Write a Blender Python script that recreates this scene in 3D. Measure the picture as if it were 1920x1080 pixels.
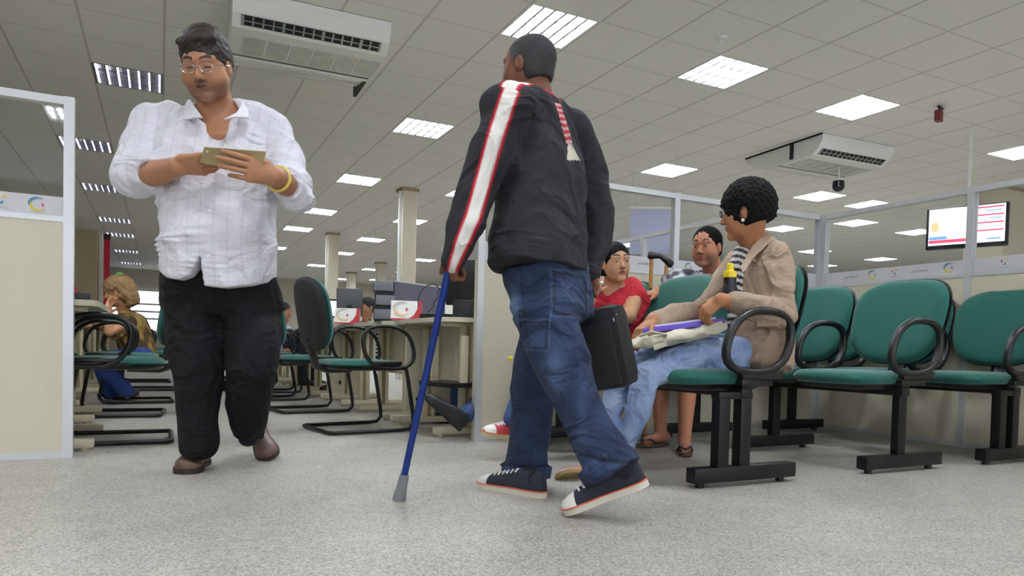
import bpy, bmesh, math, random
import numpy as np
from mathutils import Vector, Matrix
C = bpy.context.scene.collection
for _o in list(bpy.data.objects): bpy.data.objects.remove(_o)
SC = bpy.context.scene

# ------------------------------------------------------------------ camera
FPX = 1330.0; PX, PY = 975.1, 694.1; EYE = Vector((0, 0, 0.56))
YAW, PITCH, ROLL = -0.470, -0.030, 0.025
_f = Vector((-math.sin(YAW)*math.cos(PITCH), math.cos(YAW)*math.cos(PITCH), math.sin(PITCH)))
_r0 = Vector((math.cos(YAW), math.sin(YAW), 0)); _u0 = _r0.cross(_f)
_r = math.cos(ROLL)*_r0 + math.sin(ROLL)*_u0; _u = -math.sin(ROLL)*_r0 + math.cos(ROLL)*_u0
cd = bpy.data.cameras.new('camera'); cam = bpy.data.objects.new('camera', cd); C.objects.link(cam)
cd.sensor_fit = 'HORIZONTAL'; cd.sensor_width = 36; cd.lens = 36*FPX/1920
cd.shift_x = (960-PX)/1920; cd.shift_y = (PY-540)/1920
cd.clip_start = 0.05; cd.clip_end = 200
cam.matrix_world = Matrix(((_r.x, _u.x, -_f.x, EYE.x), (_r.y, _u.y, -_f.y, EYE.y), (_r.z, _u.z, -_f.z, EYE.z), (0, 0, 0, 1)))
SC.camera = cam
# ------------------------------------------------------------------ light and exposure
w = bpy.data.worlds.new('world'); SC.world = w; w.use_nodes = True
w.node_tree.nodes['Background'].inputs[0].default_value = (0.9, 0.92, 1, 1)
w.node_tree.nodes['Background'].inputs[1].default_value = 0.3
LAMP_STRENGTH = 25.0
SC.view_settings.view_transform = 'Standard'; SC.view_settings.look = 'None'
SC.view_settings.exposure = 1.32; SC.view_settings.gamma = 1.0; SC.view_settings.use_curve_mapping = False
cy = SC.cycles
cy.use_denoising = True; cy.max_bounces = 7; cy.diffuse_bounces = 4; cy.glossy_bounces = 3
cy.transmission_bounces = 4; cy.transparent_max_bounces = 12; cy.caustics_reflective = False; cy.caustics_refractive = False
cy.sample_clamp_indirect = 4.0
CEIL = 3.20
GX, GY, T = 4.013*0.625, 7.814*0.625, 0.625          # ceiling grid origin and tile size

def at(px, py, D):
    """world point seen in direction (px, py) of the 1920x1080 photo at true depth D metres"""
    return EYE + ((px-PX)/FPX*_r - (py-PY)/FPX*_u + _f)*D
def V(*a): return Vector(a)

# ------------------------------------------------------------------ materials
MATS = {}
def lin(c):
    return tuple(((x/255)/12.92 if x/255 <= 0.04045 else ((x/255+0.055)/1.055)**2.4) for x in c)
def mat(name, rgb, rough=0.6, metal=0.0, emit=None, noise=None, bump=None, sheen=0, vcol=False, spec=0.5, srgb=True, folds=None):
    """procedural principled material; noise=(scale, amount), bump=(scale, strength)"""
    if name in MATS: return MATS[name]
    m = bpy.data.materials.new(name); m.use_nodes = True
    nt = m.node_tree; N = nt.nodes; L = nt.links; b = N['Principled BSDF']
    col = lin(rgb) if srgb else rgb
    b.inputs['Base Color'].default_value = (*col, 1); b.inputs['Roughness'].default_value = rough
    b.inputs['Metallic'].default_value = metal; b.inputs['Specular IOR Level'].default_value = spec
    if sheen: b.inputs['Sheen Weight'].default_value = sheen; b.inputs['Sheen Roughness'].default_value = 0.4
    src = None
    if vcol:
        a = N.new('ShaderNodeVertexColor'); a.layer_name = 'col'; src = a.outputs['Color']
    tc = N.new('ShaderNodeTexCoord')
    if noise:
        n = N.new('ShaderNodeTexNoise'); n.inputs['Scale'].default_value = noise[0]; n.inputs['Detail'].default_value = 5
        L.new(tc.outputs['Object'], n.inputs['Vector'])
        mr = N.new('ShaderNodeMapRange'); mr.inputs[1].default_value = 0.3; mr.inputs[2].default_value = 0.7
        mr.inputs[3].default_value = 1-noise[1]; mr.inputs[4].default_value = 1+noise[1]
        L.new(n.outputs[0], mr.inputs[0])
        mx = N.new('ShaderNodeVectorMath'); mx.operation = 'SCALE'
        if src: L.new(src, mx.inputs[0])
        else: mx.inputs[0].default_value = col
        L.new(mr.outputs[0], mx.inputs['Scale']); src = mx.outputs[0]
    if src: L.new(src, b.inputs['Base Color'])
    if bump:
        n2 = N.new('ShaderNodeTexNoise'); n2.inputs['Scale'].default_value = bump[0]; n2.inputs['Detail'].default_value = 4
        L.new(tc.outputs['Object'], n2.inputs['Vector'])
        bp = N.new('ShaderNodeBump'); bp.inputs['Strength'].default_value = bump[1]; bp.inputs['Distance'].default_value = 0.01
        L.new(n2.outputs[0], bp.inputs['Height']); L.new(bp.outputs[0], b.inputs['Normal'])
    if folds:
        n3 = N.new('ShaderNodeTexNoise'); n3.inputs['Scale'].default_value = folds[0]; n3.inputs['Detail'].default_value = 2.5; n3.inputs['Distortion'].default_value = 1.1
        mp = N.new('ShaderNodeMapping'); mp.inputs['Scale'].default_value = folds[2] if len(folds) > 2 else (1, 1, 1); mp.inputs['Rotation'].default_value = (.5, .35, .2)
        L.new(tc.outputs['Object'], mp.inputs[0]); L.new(mp.outputs[0], n3.inputs['Vector'])
        s1 = N.new('ShaderNodeMath'); s1.operation = 'SUBTRACT'; L.new(n3.outputs[0], s1.inputs[0]); s1.inputs[1].default_value = .5
        s2 = N.new('ShaderNodeMath'); s2.operation = 'ABSOLUTE'; L.new(s1.outputs[0], s2.inputs[0])
        b2 = N.new('ShaderNodeBump'); b2.invert = True; b2.inputs['Strength'].default_value = .8; b2.inputs['Distance'].default_value = folds[1]
        L.new(s2.outputs[0], b2.inputs['Height'])
        if bump: L.new(bp.outputs[0], b2.inputs['Normal'])
        L.new(b2.outputs[0], b.inputs['Normal'])
    if emit:
        b.inputs['Emission Color'].default_value = (*(lin(emit[0])), 1); b.inputs['Emission Strength'].default_value = emit[1]
    MATS[name] = m; return m

def glass_mat():
    m = bpy.data.materials.new('clear_glass'); m.use_nodes = True; nt = m.node_tree; N = nt.nodes; L = nt.links
    N.remove(N['Principled BSDF']); out = N['Material Output']
    t = N.new('ShaderNodeBsdfTransparent'); t.inputs[0].default_value = (0.955, 0.965, 0.96, 1)
    g = N.new('ShaderNodeBsdfGlossy'); g.inputs['Roughness'].default_value = 0.03
    lw = N.new('ShaderNodeLayerWeight'); lw.inputs[0].default_value = 0.5
    pw = N.new('ShaderNodeMath'); pw.operation = 'POWER'; L.new(lw.outputs['Facing'], pw.inputs[0]); pw.inputs[1].default_value = 4.0
    fr = N.new('ShaderNodeMapRange'); fr.inputs[3].default_value = 0.035; fr.inputs[4].default_value = 0.55; L.new(pw.outputs[0], fr.inputs[0])
    mx = N.new('ShaderNodeMixShader'); L.new(fr.outputs[0], mx.inputs[0]); L.new(t.outputs[0], mx.inputs[1]); L.new(g.outputs[0], mx.inputs[2])
    L.new(mx.outputs[0], out.inputs[0]); return m
GLASS = glass_mat()

def floor_mat():
    m = bpy.data.materials.new('terrazzo_floor'); m.use_nodes = True; nt = m.node_tree; N = nt.nodes; L = nt.links; b = N['Principled BSDF']
    tc = N.new('ShaderNodeTexCoord')
    def noise(scale, det, rough=0.6):
        n = N.new('ShaderNodeTexNoise'); n.inputs['Scale'].default_value = scale; n.inputs['Detail'].default_value = det; n.inputs['Roughness'].default_value = rough
        L.new(tc.outputs['Object'], n.inputs['Vector']); return n.outputs[0]
    vo = N.new('ShaderNodeTexVoronoi'); vo.inputs['Scale'].default_value = 210; L.new(tc.outputs['Object'], vo.inputs['Vector'])
    r1 = N.new('ShaderNodeValToRGB'); e = r1.color_ramp.elements
    e[0].position = 0.0; e[0].color = (*lin((128, 125, 117)), 1); e[1].position = 1.0; e[1].color = (*lin((196, 191, 181)), 1)
    e2 = r1.color_ramp.elements.new(0.45); e2.color = (*lin((164, 160, 150)), 1)
    sep = N.new('ShaderNodeSeparateColor'); L.new(vo.outputs['Color'], sep.inputs[0]); L.new(sep.outputs[0], r1.inputs[0])
    r2 = N.new('ShaderNodeMapRange'); r2.inputs[1].default_value = 0.3; r2.inputs[2].default_value = 0.7; r2.inputs[3].default_value = 0.90; r2.inputs[4].default_value = 1.08
    L.new(noise(5, 6), r2.inputs[0])
    mx = N.new('ShaderNodeVectorMath'); mx.operation = 'SCALE'; L.new(r1.outputs[0], mx.inputs[0]); L.new(r2.outputs[0], mx.inputs['Scale'])
    L.new(mx.outputs[0], b.inputs['Base Color']); b.inputs['Roughness'].default_value = 0.42; b.inputs['Specular IOR Level'].default_value = 0.35
    bp = N.new('ShaderNodeBump'); bp.inputs['Strength'].default_value = 0.12; bp.inputs['Distance'].default_value = 0.003
    L.new(noise(60, 3), bp.inputs['Height']); L.new(bp.outputs[0], b.inputs['Normal'])
    return m

def ceiling_mat():
    m = bpy.data.materials.new('mineral_ceiling_tiles'); m.use_nodes = True; nt = m.node_tree; N = nt.nodes; L = nt.links; b = N['Principled BSDF']
    tc = N.new('ShaderNodeTexCoord'); sp = N.new('ShaderNodeSeparateXYZ'); L.new(tc.outputs['Object'], sp.inputs[0])
    def ma(op, a, c=None):
        n = N.new('ShaderNodeMath'); n.operation = op
        for k, v in enumerate((a, c)):
            if v is None: continue
            if isinstance(v, (int, float)): n.inputs[k].default_value = v
            else: L.new(v, n.inputs[k])
        return n.outputs[0]
    def line(o, off, wd):
        fr = ma('FRACT', ma('MULTIPLY', ma('SUBTRACT', o, off), 1/T)); d = ma('ABSOLUTE', ma('SUBTRACT', fr, 0.5))
        return ma('GREATER_THAN', d, 0.5-wd)
    g1 = line(sp.outputs[0], GX, 0.018); g2 = line(sp.outputs[1], GY, 0.011)
    g = ma('MAXIMUM', g1, ma('MULTIPLY', g2, 0.75))
    n = N.new('ShaderNodeTexNoise'); n.inputs['Scale'].default_value = 90; n.inputs['Detail'].default_value = 3; L.new(tc.outputs['Object'], n.inputs['Vector'])
    mr = N.new('ShaderNodeMapRange'); mr.inputs[1].default_value = 0.3; mr.inputs[2].default_value = 0.7; mr.inputs[3].default_value = 0.95; mr.inputs[4].default_value = 1.04; L.new(n.outputs[0], mr.inputs[0])
    mix = N.new('ShaderNodeMix'); mix.data_type = 'RGBA'; L.new(g, mix.inputs[0])
    mix.inputs[6].default_value = (*lin((240, 238, 232)), 1); mix.inputs[7].default_value = (*lin((206, 204, 199)), 1)
    mx = N.new('ShaderNodeVectorMath'); mx.operation = 'SCALE'; L.new(mix.outputs[2], mx.inputs[0]); L.new(mr.outputs[0], mx.inputs['Scale'])
    L.new(mx.outputs[0], b.inputs['Base Color']); b.inputs['Roughness'].default_value = 0.85
    bp = N.new('ShaderNodeBump'); bp.inputs['Strength'].default_value = 0.5; bp.inputs['Distance'].default_value = 0.004; bp.invert = True
    L.new(g, bp.inputs['Height']); L.new(bp.outputs[0], b.inputs['Normal'])
    return m

def M(k):
    D = dict(
        cream=((208, 201, 178), .55, dict(noise=(260, .03))), alu=((205, 206, 206), .35, dict(metal=0.35)), wall=((212, 206, 188), .8, {}),
        white=((228, 227, 220), .45, {}), acwhite=((236, 236, 230), .4, {}), dark=((14, 14, 15), .6, {}),
        blackplastic=((14, 14, 16), .38, {}), blacksteel=((12, 12, 13), .42, dict(metal=.2)), backshell=((38, 37, 37), .8, dict(noise=(200, .12))),
        green=((22, 92, 81), .85, dict(noise=(420, .16), sheen=.35, bump=(500, .15))), desk=((212, 204, 180), .5, dict(noise=(120, .03))),
        desksteel=((200, 191, 163), .45, {}), purplegrey=((84, 82, 96), .85, dict(noise=(300, .1))), screen_off=((70, 71, 73), .3, {}),
        chrome=((190, 190, 192), .2, dict(metal=1.0)), red=((170, 28, 44), .6, {}), paper=((232, 231, 226), .7, {}), rubber=((120, 122, 122), .8, {}),
        lampfin=((235, 234, 230), .4, {}), lampbox=((150, 150, 158), .25, dict(metal=.5)), column=((222, 213, 190), .6, {}),
        greyplastic=((128, 127, 130), .5, {}), darkred=((110, 18, 30), .5, {}), bluish=((176, 182, 214), .7, {}), silver=((176, 178, 178), .3, dict(metal=.8)))
    c, r, kw = D[k]; return mat(k, c, r, **kw)

# ------------------------------------------------------------------ mesh helpers
class MB:
    def __init__(s): s.v = []; s.f = []; s.m = []; s.mi = 0; s.sm = True
    def add(s, vs, fs):
        o = len(s.v); s.v += [tuple(p) for p in vs]; s.f += [tuple(i+o for i in f) for f in fs]; s.m += [s.mi]*len(fs); return s
    def slot(s, i): s.mi = i; return s
    def box(s, c, d, rot=None, bev=0.0):
        """box centre c, full size d, optional 3x3 rot, bevel"""
        bm = bmesh.new(); bmesh.ops.create_cube(bm, size=1)
        for v in bm.verts: v.co = Vector((v.co.x*d[0], v.co.y*d[1], v.co.z*d[2]))
        if bev: bmesh.ops.bevel(bm, geom=list(bm.edges), offset=bev, segments=2, profile=.6, affect='EDGES', clamp_overlap=True)
        bm.verts.ensure_lookup_table()
        R = rot if rot is not None else Matrix.Identity(3); c = Vector(c)
        vs = [R @ v.co + c for v in bm.verts]; fs = [[v.index for v in f.verts] for f in bm.faces]; bm.free()
        return s.add(vs, fs)
    def b2(s, x0, x1, y0, y1, z0, z1, bev=0.0):
        return s.box(((x0+x1)/2, (y0+y1)/2, (z0+z1)/2), (x1-x0, y1-y0, z1-z0), None, bev)
    def tube(s, pts, r, n=10, closed=False, rx=None, up=None):
        """tube along pts; r number or list; rx = second half width (flattened section)"""
        P = [Vector(p) for p in pts]; k = len(P); vs = []; fs = []
        rr = r if isinstance(r, (list, tuple)) else [r]*k
        prev = None
        for i in range(k):
            a = P[(i-1) % k] if (closed or i) else P[0]; b = P[(i+1) % k] if (closed or i < k-1) else P[k-1]
            t = (b-a).normalized()
            if prev is None:
                h = Vector(up) if up else (Vector((0, 0, 1)) if abs(t.z) < .9 else Vector((1, 0, 0)))
            else: h = prev
            x = (h - t*h.dot(t))
            if x.length < 1e-5: x = t.orthogonal()
            x.normalize(); prev = x; y = t.cross(x)
            for j in range(n):
                an = 2*math.pi*j/n
                vs.append(P[i] + x*rr[i]*math.cos(an) + y*(rx if rx else rr[i])*math.sin(an))
        for i in range(k if closed else k-1):
            for j in range(n):
                a = i*n+j; b = i*n+(j+1) % n; c = ((i+1) % k)*n+(j+1) % n; d = ((i+1) % k)*n+j
                fs.append((a, b, c, d))
        if not closed: fs += [tuple(range(n-1, -1, -1)), tuple((k-1)*n+j for j in range(n))]
        return s.add(vs, fs)
    def cyl(s, a, b, r, n=16, r2=None): return s.tube([a, b], [r, r2 if r2 is not None else r], n)
    def ball(s, c, r, n=12, R=None):
        rx, ry, rz = (r, r, r) if not isinstance(r, (tuple, list)) else r
        c = Vector(c); vs = []; fs = []; R = R or Matrix.Identity(3)
        for i in range(1, n):
            for j in range(2*n):
                t = math.pi*i/n; p = math.pi*j/n
                vs.append(c + R @ Vector((rx*math.sin(t)*math.cos(p), ry*math.sin(t)*math.sin(p), rz*math.cos(t))))
        top = len(vs); vs.append(c+R @ Vector((0, 0, rz))); vs.append(c+R @ Vector((0, 0, -rz)))
        for i in range(n-2):
            for j in range(2*n):
                a = i*2*n+j; b = i*2*n+(j+1) % (2*n); fs.append((a, a+2*n, b+2*n, b))
        for j in range(2*n):
            k = (j+1) % (2*n); fs.append((top, j, k)); fs.append((top+1, (n-2)*2*n+k, (n-2)*2*n+j))
        return s.add(vs, fs)
    def prism(s, outline, axis, t):
        """outline: list of 3D points, extruded by vector axis*t"""
        a = Vector(axis)*t; n = len(outline)
        vs = [Vector(p) for p in outline]+[Vector(p)+a for p in outline]
        fs = [tuple(range(n-1, -1, -1)), tuple(range(n, 2*n))]+[(i, (i+1) % n, n+(i+1) % n, n+i) for i in range(n)]
        return s.add(vs, fs)
    def cushion(s, c, ax, ay, az, w, h, t, e=3.2, dome=0.5, top=1.0, bend=0.0, n=40, rings=6, tback=None):
        """puffy superellipse pad; ax, ay in-plane axes, az = thickness axis; top = relative width at +ay"""
        c, ax, ay, az = map(Vector, (c, ax, ay, az)); vs = []; fs = []; tb = t if tback is None else tback
        def pt(rho, j, side):
            an = 2*math.pi*j/n; ca, sa = math.cos(an), math.sin(an)
            x = abs(ca)**(2/e)*math.copysign(1, ca)*w/2; y = abs(sa)**(2/e)*math.copysign(1, sa)*h/2
            x *= 1+(top-1)*(y/h+.5)
            x *= rho; y *= rho
            q = max(0, 1-rho**4)**0.5
            z = side*(t if side > 0 else tb)/2*((1-dome)*min(1, q*1.6)+dome*q) + bend*((2*x/w)**2)
            return c+ax*x+ay*y+az*z
        for side in (1, -1):
            o = len(vs)
            vs.append(pt(0, 0, side))
            rs = [0.35, 0.62, 0.8, 0.9, 0.96, 1.0][:rings]
            for rho in rs:
                for j in range(n): vs.append(pt(rho, j, side))
            for j in range(n):
                k = (j+1) % n
                fs.append((o, o+1+j, o+1+k) if side > 0 else (o, o+1+k, o+1+j))
                for q in range(len(rs)-1):
                    a = o+1+q*n; b = a+n
                    fs.append((a+j, b+j, b+k, a+k) if side > 0 else (a+j, a+k, b+k, b+j))
        return s.add(vs, fs)
    def build(s, name, mats, parent=None, smooth=True, angle=40):
        me = bpy.data.meshes.new(name); me.from_pydata(s.v, [], s.f)
        for m in (mats if isinstance(mats, (list, tuple)) else [mats]): me.materials.append(m)
        me.polygons.foreach_set('material_index', s.m)
        bm = bmesh.new(); bm.from_mesh(me); bmesh.ops.remove_doubles(bm, verts=bm.verts, dist=1e-6); bmesh.ops.recalc_face_normals(bm, faces=bm.faces); bm.to_mesh(me); bm.free()
        if smooth:
            me.polygons.foreach_set('use_smooth', [True]*len(me.polygons)); me.set_sharp_from_angle(angle=math.radians(angle))
        o = bpy.data.objects.new(name, me); C.objects.link(o)
        if parent: o.parent = parent
        return o
def tag(o, label=None, cat=None, group=None, kind=None):
    for k, v in (('label', label), ('category', cat), ('group', group), ('kind', kind)):
        if v: o[k] = v
    return o
def empty(name, loc=(0, 0, 0), rz=0, label=None, cat=None, group=None, kind=None):
    o = bpy.data.objects.new(name, None); C.objects.link(o); o.location = loc; o.rotation_euler = (0, 0, rz); o.empty_display_size = .1
    return tag(o, label, cat, group, kind)
def kids(o): return [c for c in bpy.data.objects if c.parent == o]
def copy_tree(o, parent=None):
    c = o.copy(); C.objects.link(c); c.parent = parent
    for k in kids(o): copy_tree(k, c)
    return c
def text(name, s, size, mt, origin, xdir, ydir, parent=None, ext=0.0004, align='LEFT'):
    cu = bpy.data.curves.new(name, 'FONT'); cu.body = s; cu.size = size; cu.extrude = ext; cu.align_x = align; cu.align_y = 'CENTER'
    t = bpy.data.objects.new(name, cu); C.objects.link(t)
    me = bpy.data.meshes.new_from_object(t); bpy.data.objects.remove(t)
    o = bpy.data.objects.new(name, me); C.objects.link(o); me.materials.clear(); me.materials.append(mt)
    x = Vector(xdir).normalized(); y = Vector(ydir).normalized(); z = x.cross(y)
    o.matrix_world = Matrix(((x.x, y.x, z.x, origin[0]), (x.y, y.y, z.y, origin[1]), (x.z, y.z, z.z, origin[2]), (0, 0, 0, 1)))
    if parent: o.parent = parent
    return o
# ================================================================== SETTING
def struct(mb, name, m, parent=None, smooth=False):
    o = mb.build(name, m, parent, smooth)
    if not parent: o['kind'] = 'structure'
    return o
XL, XR, YF, YB = -9.0, 38.0, -7.0, 30.5
struct(MB().b2(XL, XR, YF, YB, -0.1, 0), 'floor', floor_mat())
# lamps: cells (i, j) of the ceiling grid that hold a light fitting; first set is switched off, its fins drawn glowing
OFF = [(-5, 5), (-6, 10), (-6, 15), (-6, 21), (-6, 25), (-6, 31), (-6, 37)]
ON = [(0, 0), (3, 0), (6, 0), (11, 0), (0, 5), (6, 5), (11, 5), (0, 10), (3, 10), (0, 15), (3, 15), (0, 19), (3, 20), (0, 25), (3, 25), (7, 25),
      (3, 31), (6, 31), (8, 31), (6, 38), (8, 37), (15, 7), (18, 7), (19, 12), (23, 12), (23, 15), (18, 4), (13, 5), (11, 11), (12, 15), (14, 9), (23, 7),
      (-5, 0), (-4, -6), (0, -5), (4, -6), (9, -5), (15, -4), (-9, 0), (-9, -6), (-1, -11), (-6, -12), (4, -12), (10, -11), (-12, -11), (-8, -3), (-2, -2), (-12, -5), (-3, -14), (32, 4), (32, 14), (40, 10), (46, 4), (28, 20), (38, 20), (50, 16), (28, -2), (-11, 10), (-11, 20), (15, 20), (16, 30), (25, 2)]  # this row: lamps added to brighten the hall, most of them out of view
cells = set(OFF) | set(ON)
i0, i1 = math.floor((XL-GX)/T), math.ceil((XR-GX)/T); j0, j1 = math.floor((YF-GY)/T), math.ceil((YB-GY)/T)
mb = MB()
for j in range(j0, j1):
    i = i0
    while i < i1:
        if (i, j) in cells: i += 1; continue
        k = i
        while k < i1 and (k, j) not in cells: k += 1
        xa, xb, ya, yb = GX+i*T, GX+k*T, GY+j*T, GY+(j+1)*T
        mb.add([(xa, ya, CEIL), (xb, ya, CEIL), (xb, yb, CEIL), (xa, yb, CEIL)], [(0, 3, 2, 1)]); i = k
struct(mb, 'ceiling', ceiling_mat())
struct(MB().b2(XL-.1, XL, YF, YB, 0, CEIL), 'wall_left', M('wall'))
struct(MB().b2(XR, XR+.1, YF, YB, 0, CEIL), 'wall_right', M('wall'))
struct(MB().b2(XL, XR, YF-.1, YF, 0, CEIL), 'wall_behind', M('wall'))
struct(MB().b2(XL, XR, YB, YB+.1, 0, CEIL), 'wall_back', M('wall'))
struct(MB().b2(-5.5, -1.40, 20.4, 24, 0, CEIL-.003, .01), 'wall_block', mat('block', (190, 175, 140), .8))
struct(MB().b2(-1.39, -1.31, 20.7, 20.9, 0, CEIL-.005), 'trim_1', M('white'))
struct(MB().b2(-1.30, -1.22, 21.2, 21.4, 0, CEIL-.35), 'trim_2', M('greyplastic'))
# glowing windows added behind the viewer to brighten partitions and ceiling
for n_, (xa, xb) in enumerate(((-8.4, -3.2), (-2.8, 2.4), (2.8, 8.0), (8.4, 13.6))):
    wm = MB(); wm.b2(xa, xb, YF, YF+.03, .9, 2.75); o = struct(wm, 'window_%d' % (n_+2), mat('added_fill_pane', (220, 228, 240), .5, emit=((232, 238, 255), 1.6)))
    fr = MB(); fr.b2(xa-.04, xb+.04, YF+.03, YF+.06, .84, .9); fr.b2(xa-.04, xb+.04, YF+.03, YF+.06, 2.75, 2.8)
    for k in range(5): x = xa+(xb-xa)*k/4; fr.b2(x-.03, x+.03, YF+.03, YF+.06, .9, 2.75)
    fr.build('window_frame', M('white'), o, False)
# glazed band in the back wall behind blinds
wm = MB(); wm.b2(-1.6, 3.6, YB-.04, YB, .9, 2.4)
o = struct(wm, 'window_1', mat('back_window', (235, 238, 245), .5, emit=((235, 240, 255), .55)))
fr = MB()
for z in (0.88, 1.35, 1.62, 1.9, 2.42): fr.b2(-1.65, 3.65, YB-.07, YB-.04, z-.03, z+.03)
for x in (-1.65, .1, 1.85, 3.65): fr.b2(x-.03, x+.03, YB-.07, YB-.04, .85, 2.45)
fr.build('window_frame', M('white'), o, False)
for n, (x, y, s) in enumerate([(3.70, 11.62, .25), (3.64, 17.2, .25), (6.25, 22.3, .28), (6.2, 26.0, .28), (11.6, 6.6, .6)]):
    m_ = MB(); m_.b2(x-s/2, x+s/2, y-s/2, y+s/2, 0, CEIL-.004, .012)
    c = struct(m_, 'column', M('column'))
    MB().b2(x-s/2-.025, x+s/2+.025, y-s/2-.025, y+s/2+.025, CEIL-.05, CEIL-.006).build('column_capital', mat('capital', (170, 155, 122), .8), c, False)
    if s < .5: MB().b2(x-s/2-.045, x-s/2-.005, y-.09, y-.03, 0, CEIL-.06).build('downlight_strip', M('acwhite'), c, False)  # pale strip put in for the bright downlight stripe beside the column

# ------------------------------------------------------------------ light fittings
def make_lamp(on):
    r = empty('ceiling_light')
    b = MB(); s = .295; h = .07
    b.b2(-s, s, -s, s, h, h+.01)
    for a in (-1, 1): b.b2(a*s-.008, a*s+.008, -s, s, 0, h); b.b2(-s, s, a*s-.008, a*s+.008, 0, h)
    b.b2(-.3125, .3125, -.3125, -s, -.002, .004); b.b2(-.3125, .3125, s, .3125, -.002, .004); b.b2(-.3125, -s, -s, s, -.002, .004); b.b2(s, .3125, -s, s, -.002, .004)
    b.build('housing', M('white') if on else M('lampbox'), r, False)
    g = MB()
    if on:
        for k in range(6):
            x = -s+.05+k*(2*s-.1)/5; g.b2(x-.027, x+.027, -s+.015, s-.015, .03, .05, .01)
        g.build('glow_strips', mat('lit_tube', (255, 253, 250), .5, emit=((238, 245, 255), LAMP_STRENGTH)), r, False)
    else:
        for k in range(7):
            x = -s+.02+k*(2*s-.04)/6; g.b2(x-.008, x+.008, -s+.01, s-.01, .0, .018)
        g.build('glow_strips', mat('glow_fin', (255, 253, 250), .5, emit=((240, 240, 255), 1.6)), r, False)  # weak glow put into the strips, standing in for bright fins of unlit lamps
    f = MB()
    for k in range(5):
        x = -s+(k+1)*2*s/6; f.b2(x-.010, x+.010, -s, s, .0, .028)
    for k in range(2):
        y = -s+(k+1)*2*s/3; f.b2(-s, s, y-.003, y+.003, .0, .022)
    f.build('louver', M('lampbox'), r, False)
    return r
LABEL_ON = {(0, 0): 'large bright louvred ceiling light directly above the head of the man in the grey sweatshirt',
 (3, 0): 'bright square ceiling light, first to the right of the one above the grey-haired man', (6, 0): 'bright square ceiling light left of the small red alarm box',
 (11, 0): 'bright ceiling light cut by the right edge of the photo above the glass partition', (6, 5): 'bright ceiling light above the glass partition just right of the man with the cane',
 (11, 5): 'bright ceiling light just under the right-hand air conditioner and black camera', (0, 5): 'striped ceiling light between the large air conditioner and the sleeve with the white stripe',
 (0, 10): 'striped ceiling light beside the elbow of the man in the white shirt', (0, 15): 'small striped ceiling light, second behind the elbow of the white shirt', (3, 10): 'bright ceiling light half hidden by the striped grey sleeve, right of the near column'}
LABEL_OFF = {(-5, 5): 'dim ceiling light with white fins at upper left near the white-shirted man', (-6, 10): 'dim ceiling light half hidden behind the left shoulder sleeve of the white shirt'}
p_on, p_off = make_lamp(True), make_lamp(False); LAMPS = []
for on, lst, src, lab in ((True, ON, p_on, LABEL_ON), (False, OFF, p_off, LABEL_OFF)):
    first = True
    for (i, j) in lst:
        o = src if first else copy_tree(src); first = False
        o.location = (GX+(i+.5)*T, GY+(j+.5)*T, CEIL+.0)
        LAMPS.append((o, on, i, j))
def scr(P):
    d = Vector(P)-EYE; z = d.dot(_f); return (PX+FPX*d.dot(_r)/z, PY-FPX*d.dot(_u)/z, z) if z > .1 else (-9999, 0, z)
ORD = ['first', 'second', 'third', 'fourth', 'fifth', 'sixth', 'seventh', 'eighth', 'ninth', 'tenth', 'eleventh', 'twelfth', 'thirteenth', 'fourteenth', 'fifteenth', 'sixteenth', 'seventeenth', 'eighteenth', 'nineteenth', 'twentieth', 'twenty-first', 'twenty-second', 'twenty-third']
rest = {'off': [], 'farL': [], 'farR': [], 'glass': [], 'out': []}
for o, on, i, j in LAMPS:
    x, y, z = scr(o.location); lab = LABEL_ON if on else LABEL_OFF
    if (i, j) in lab: tag(o, lab[(i, j)], 'ceiling light', 'ceiling lights'); continue
    vis = -20 < x < 1940 and -20 < y < 1000
    rest['out' if not vis else 'off' if not on else 'glass' if (i >= 9 and j >= 3) else 'farL' if i < 2 else 'farR'].append((o, x, y))
for k, (o, x, y) in enumerate(sorted(rest['off'], key=lambda t: t[2])): tag(o, 'dim finned ceiling light, %s from the camera in the row over the left desks' % ORD[k+1], 'ceiling light', 'far dim ceiling lights on the left')
for k, (o, x, y) in enumerate(sorted(rest['farL'], key=lambda t: t[2])): tag(o, 'small lit ceiling light, %s of the row starting at the white elbow' % ORD[k+1], 'ceiling light', 'far lit ceiling lights over the office')
for k, (o, x, y) in enumerate(sorted(rest['farR'], key=lambda t: t[2])): tag(o, 'small lit ceiling light, %s highest among those around the thin columns' % ORD[k], 'ceiling light', 'far lit ceiling lights over the office')
for k, (o, x, y) in enumerate(sorted(rest['glass'], key=lambda t: t[1])): tag(o, 'lit ceiling light, %s from the left of those behind the glass' % ORD[k], 'ceiling light', 'lit ceiling lights seen through the right-hand glass')
for o, x, y in rest['out']: tag(o, 'added fill ceiling light over the unseen part of the hall', 'ceiling light', 'added ceiling lights out of view')

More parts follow.
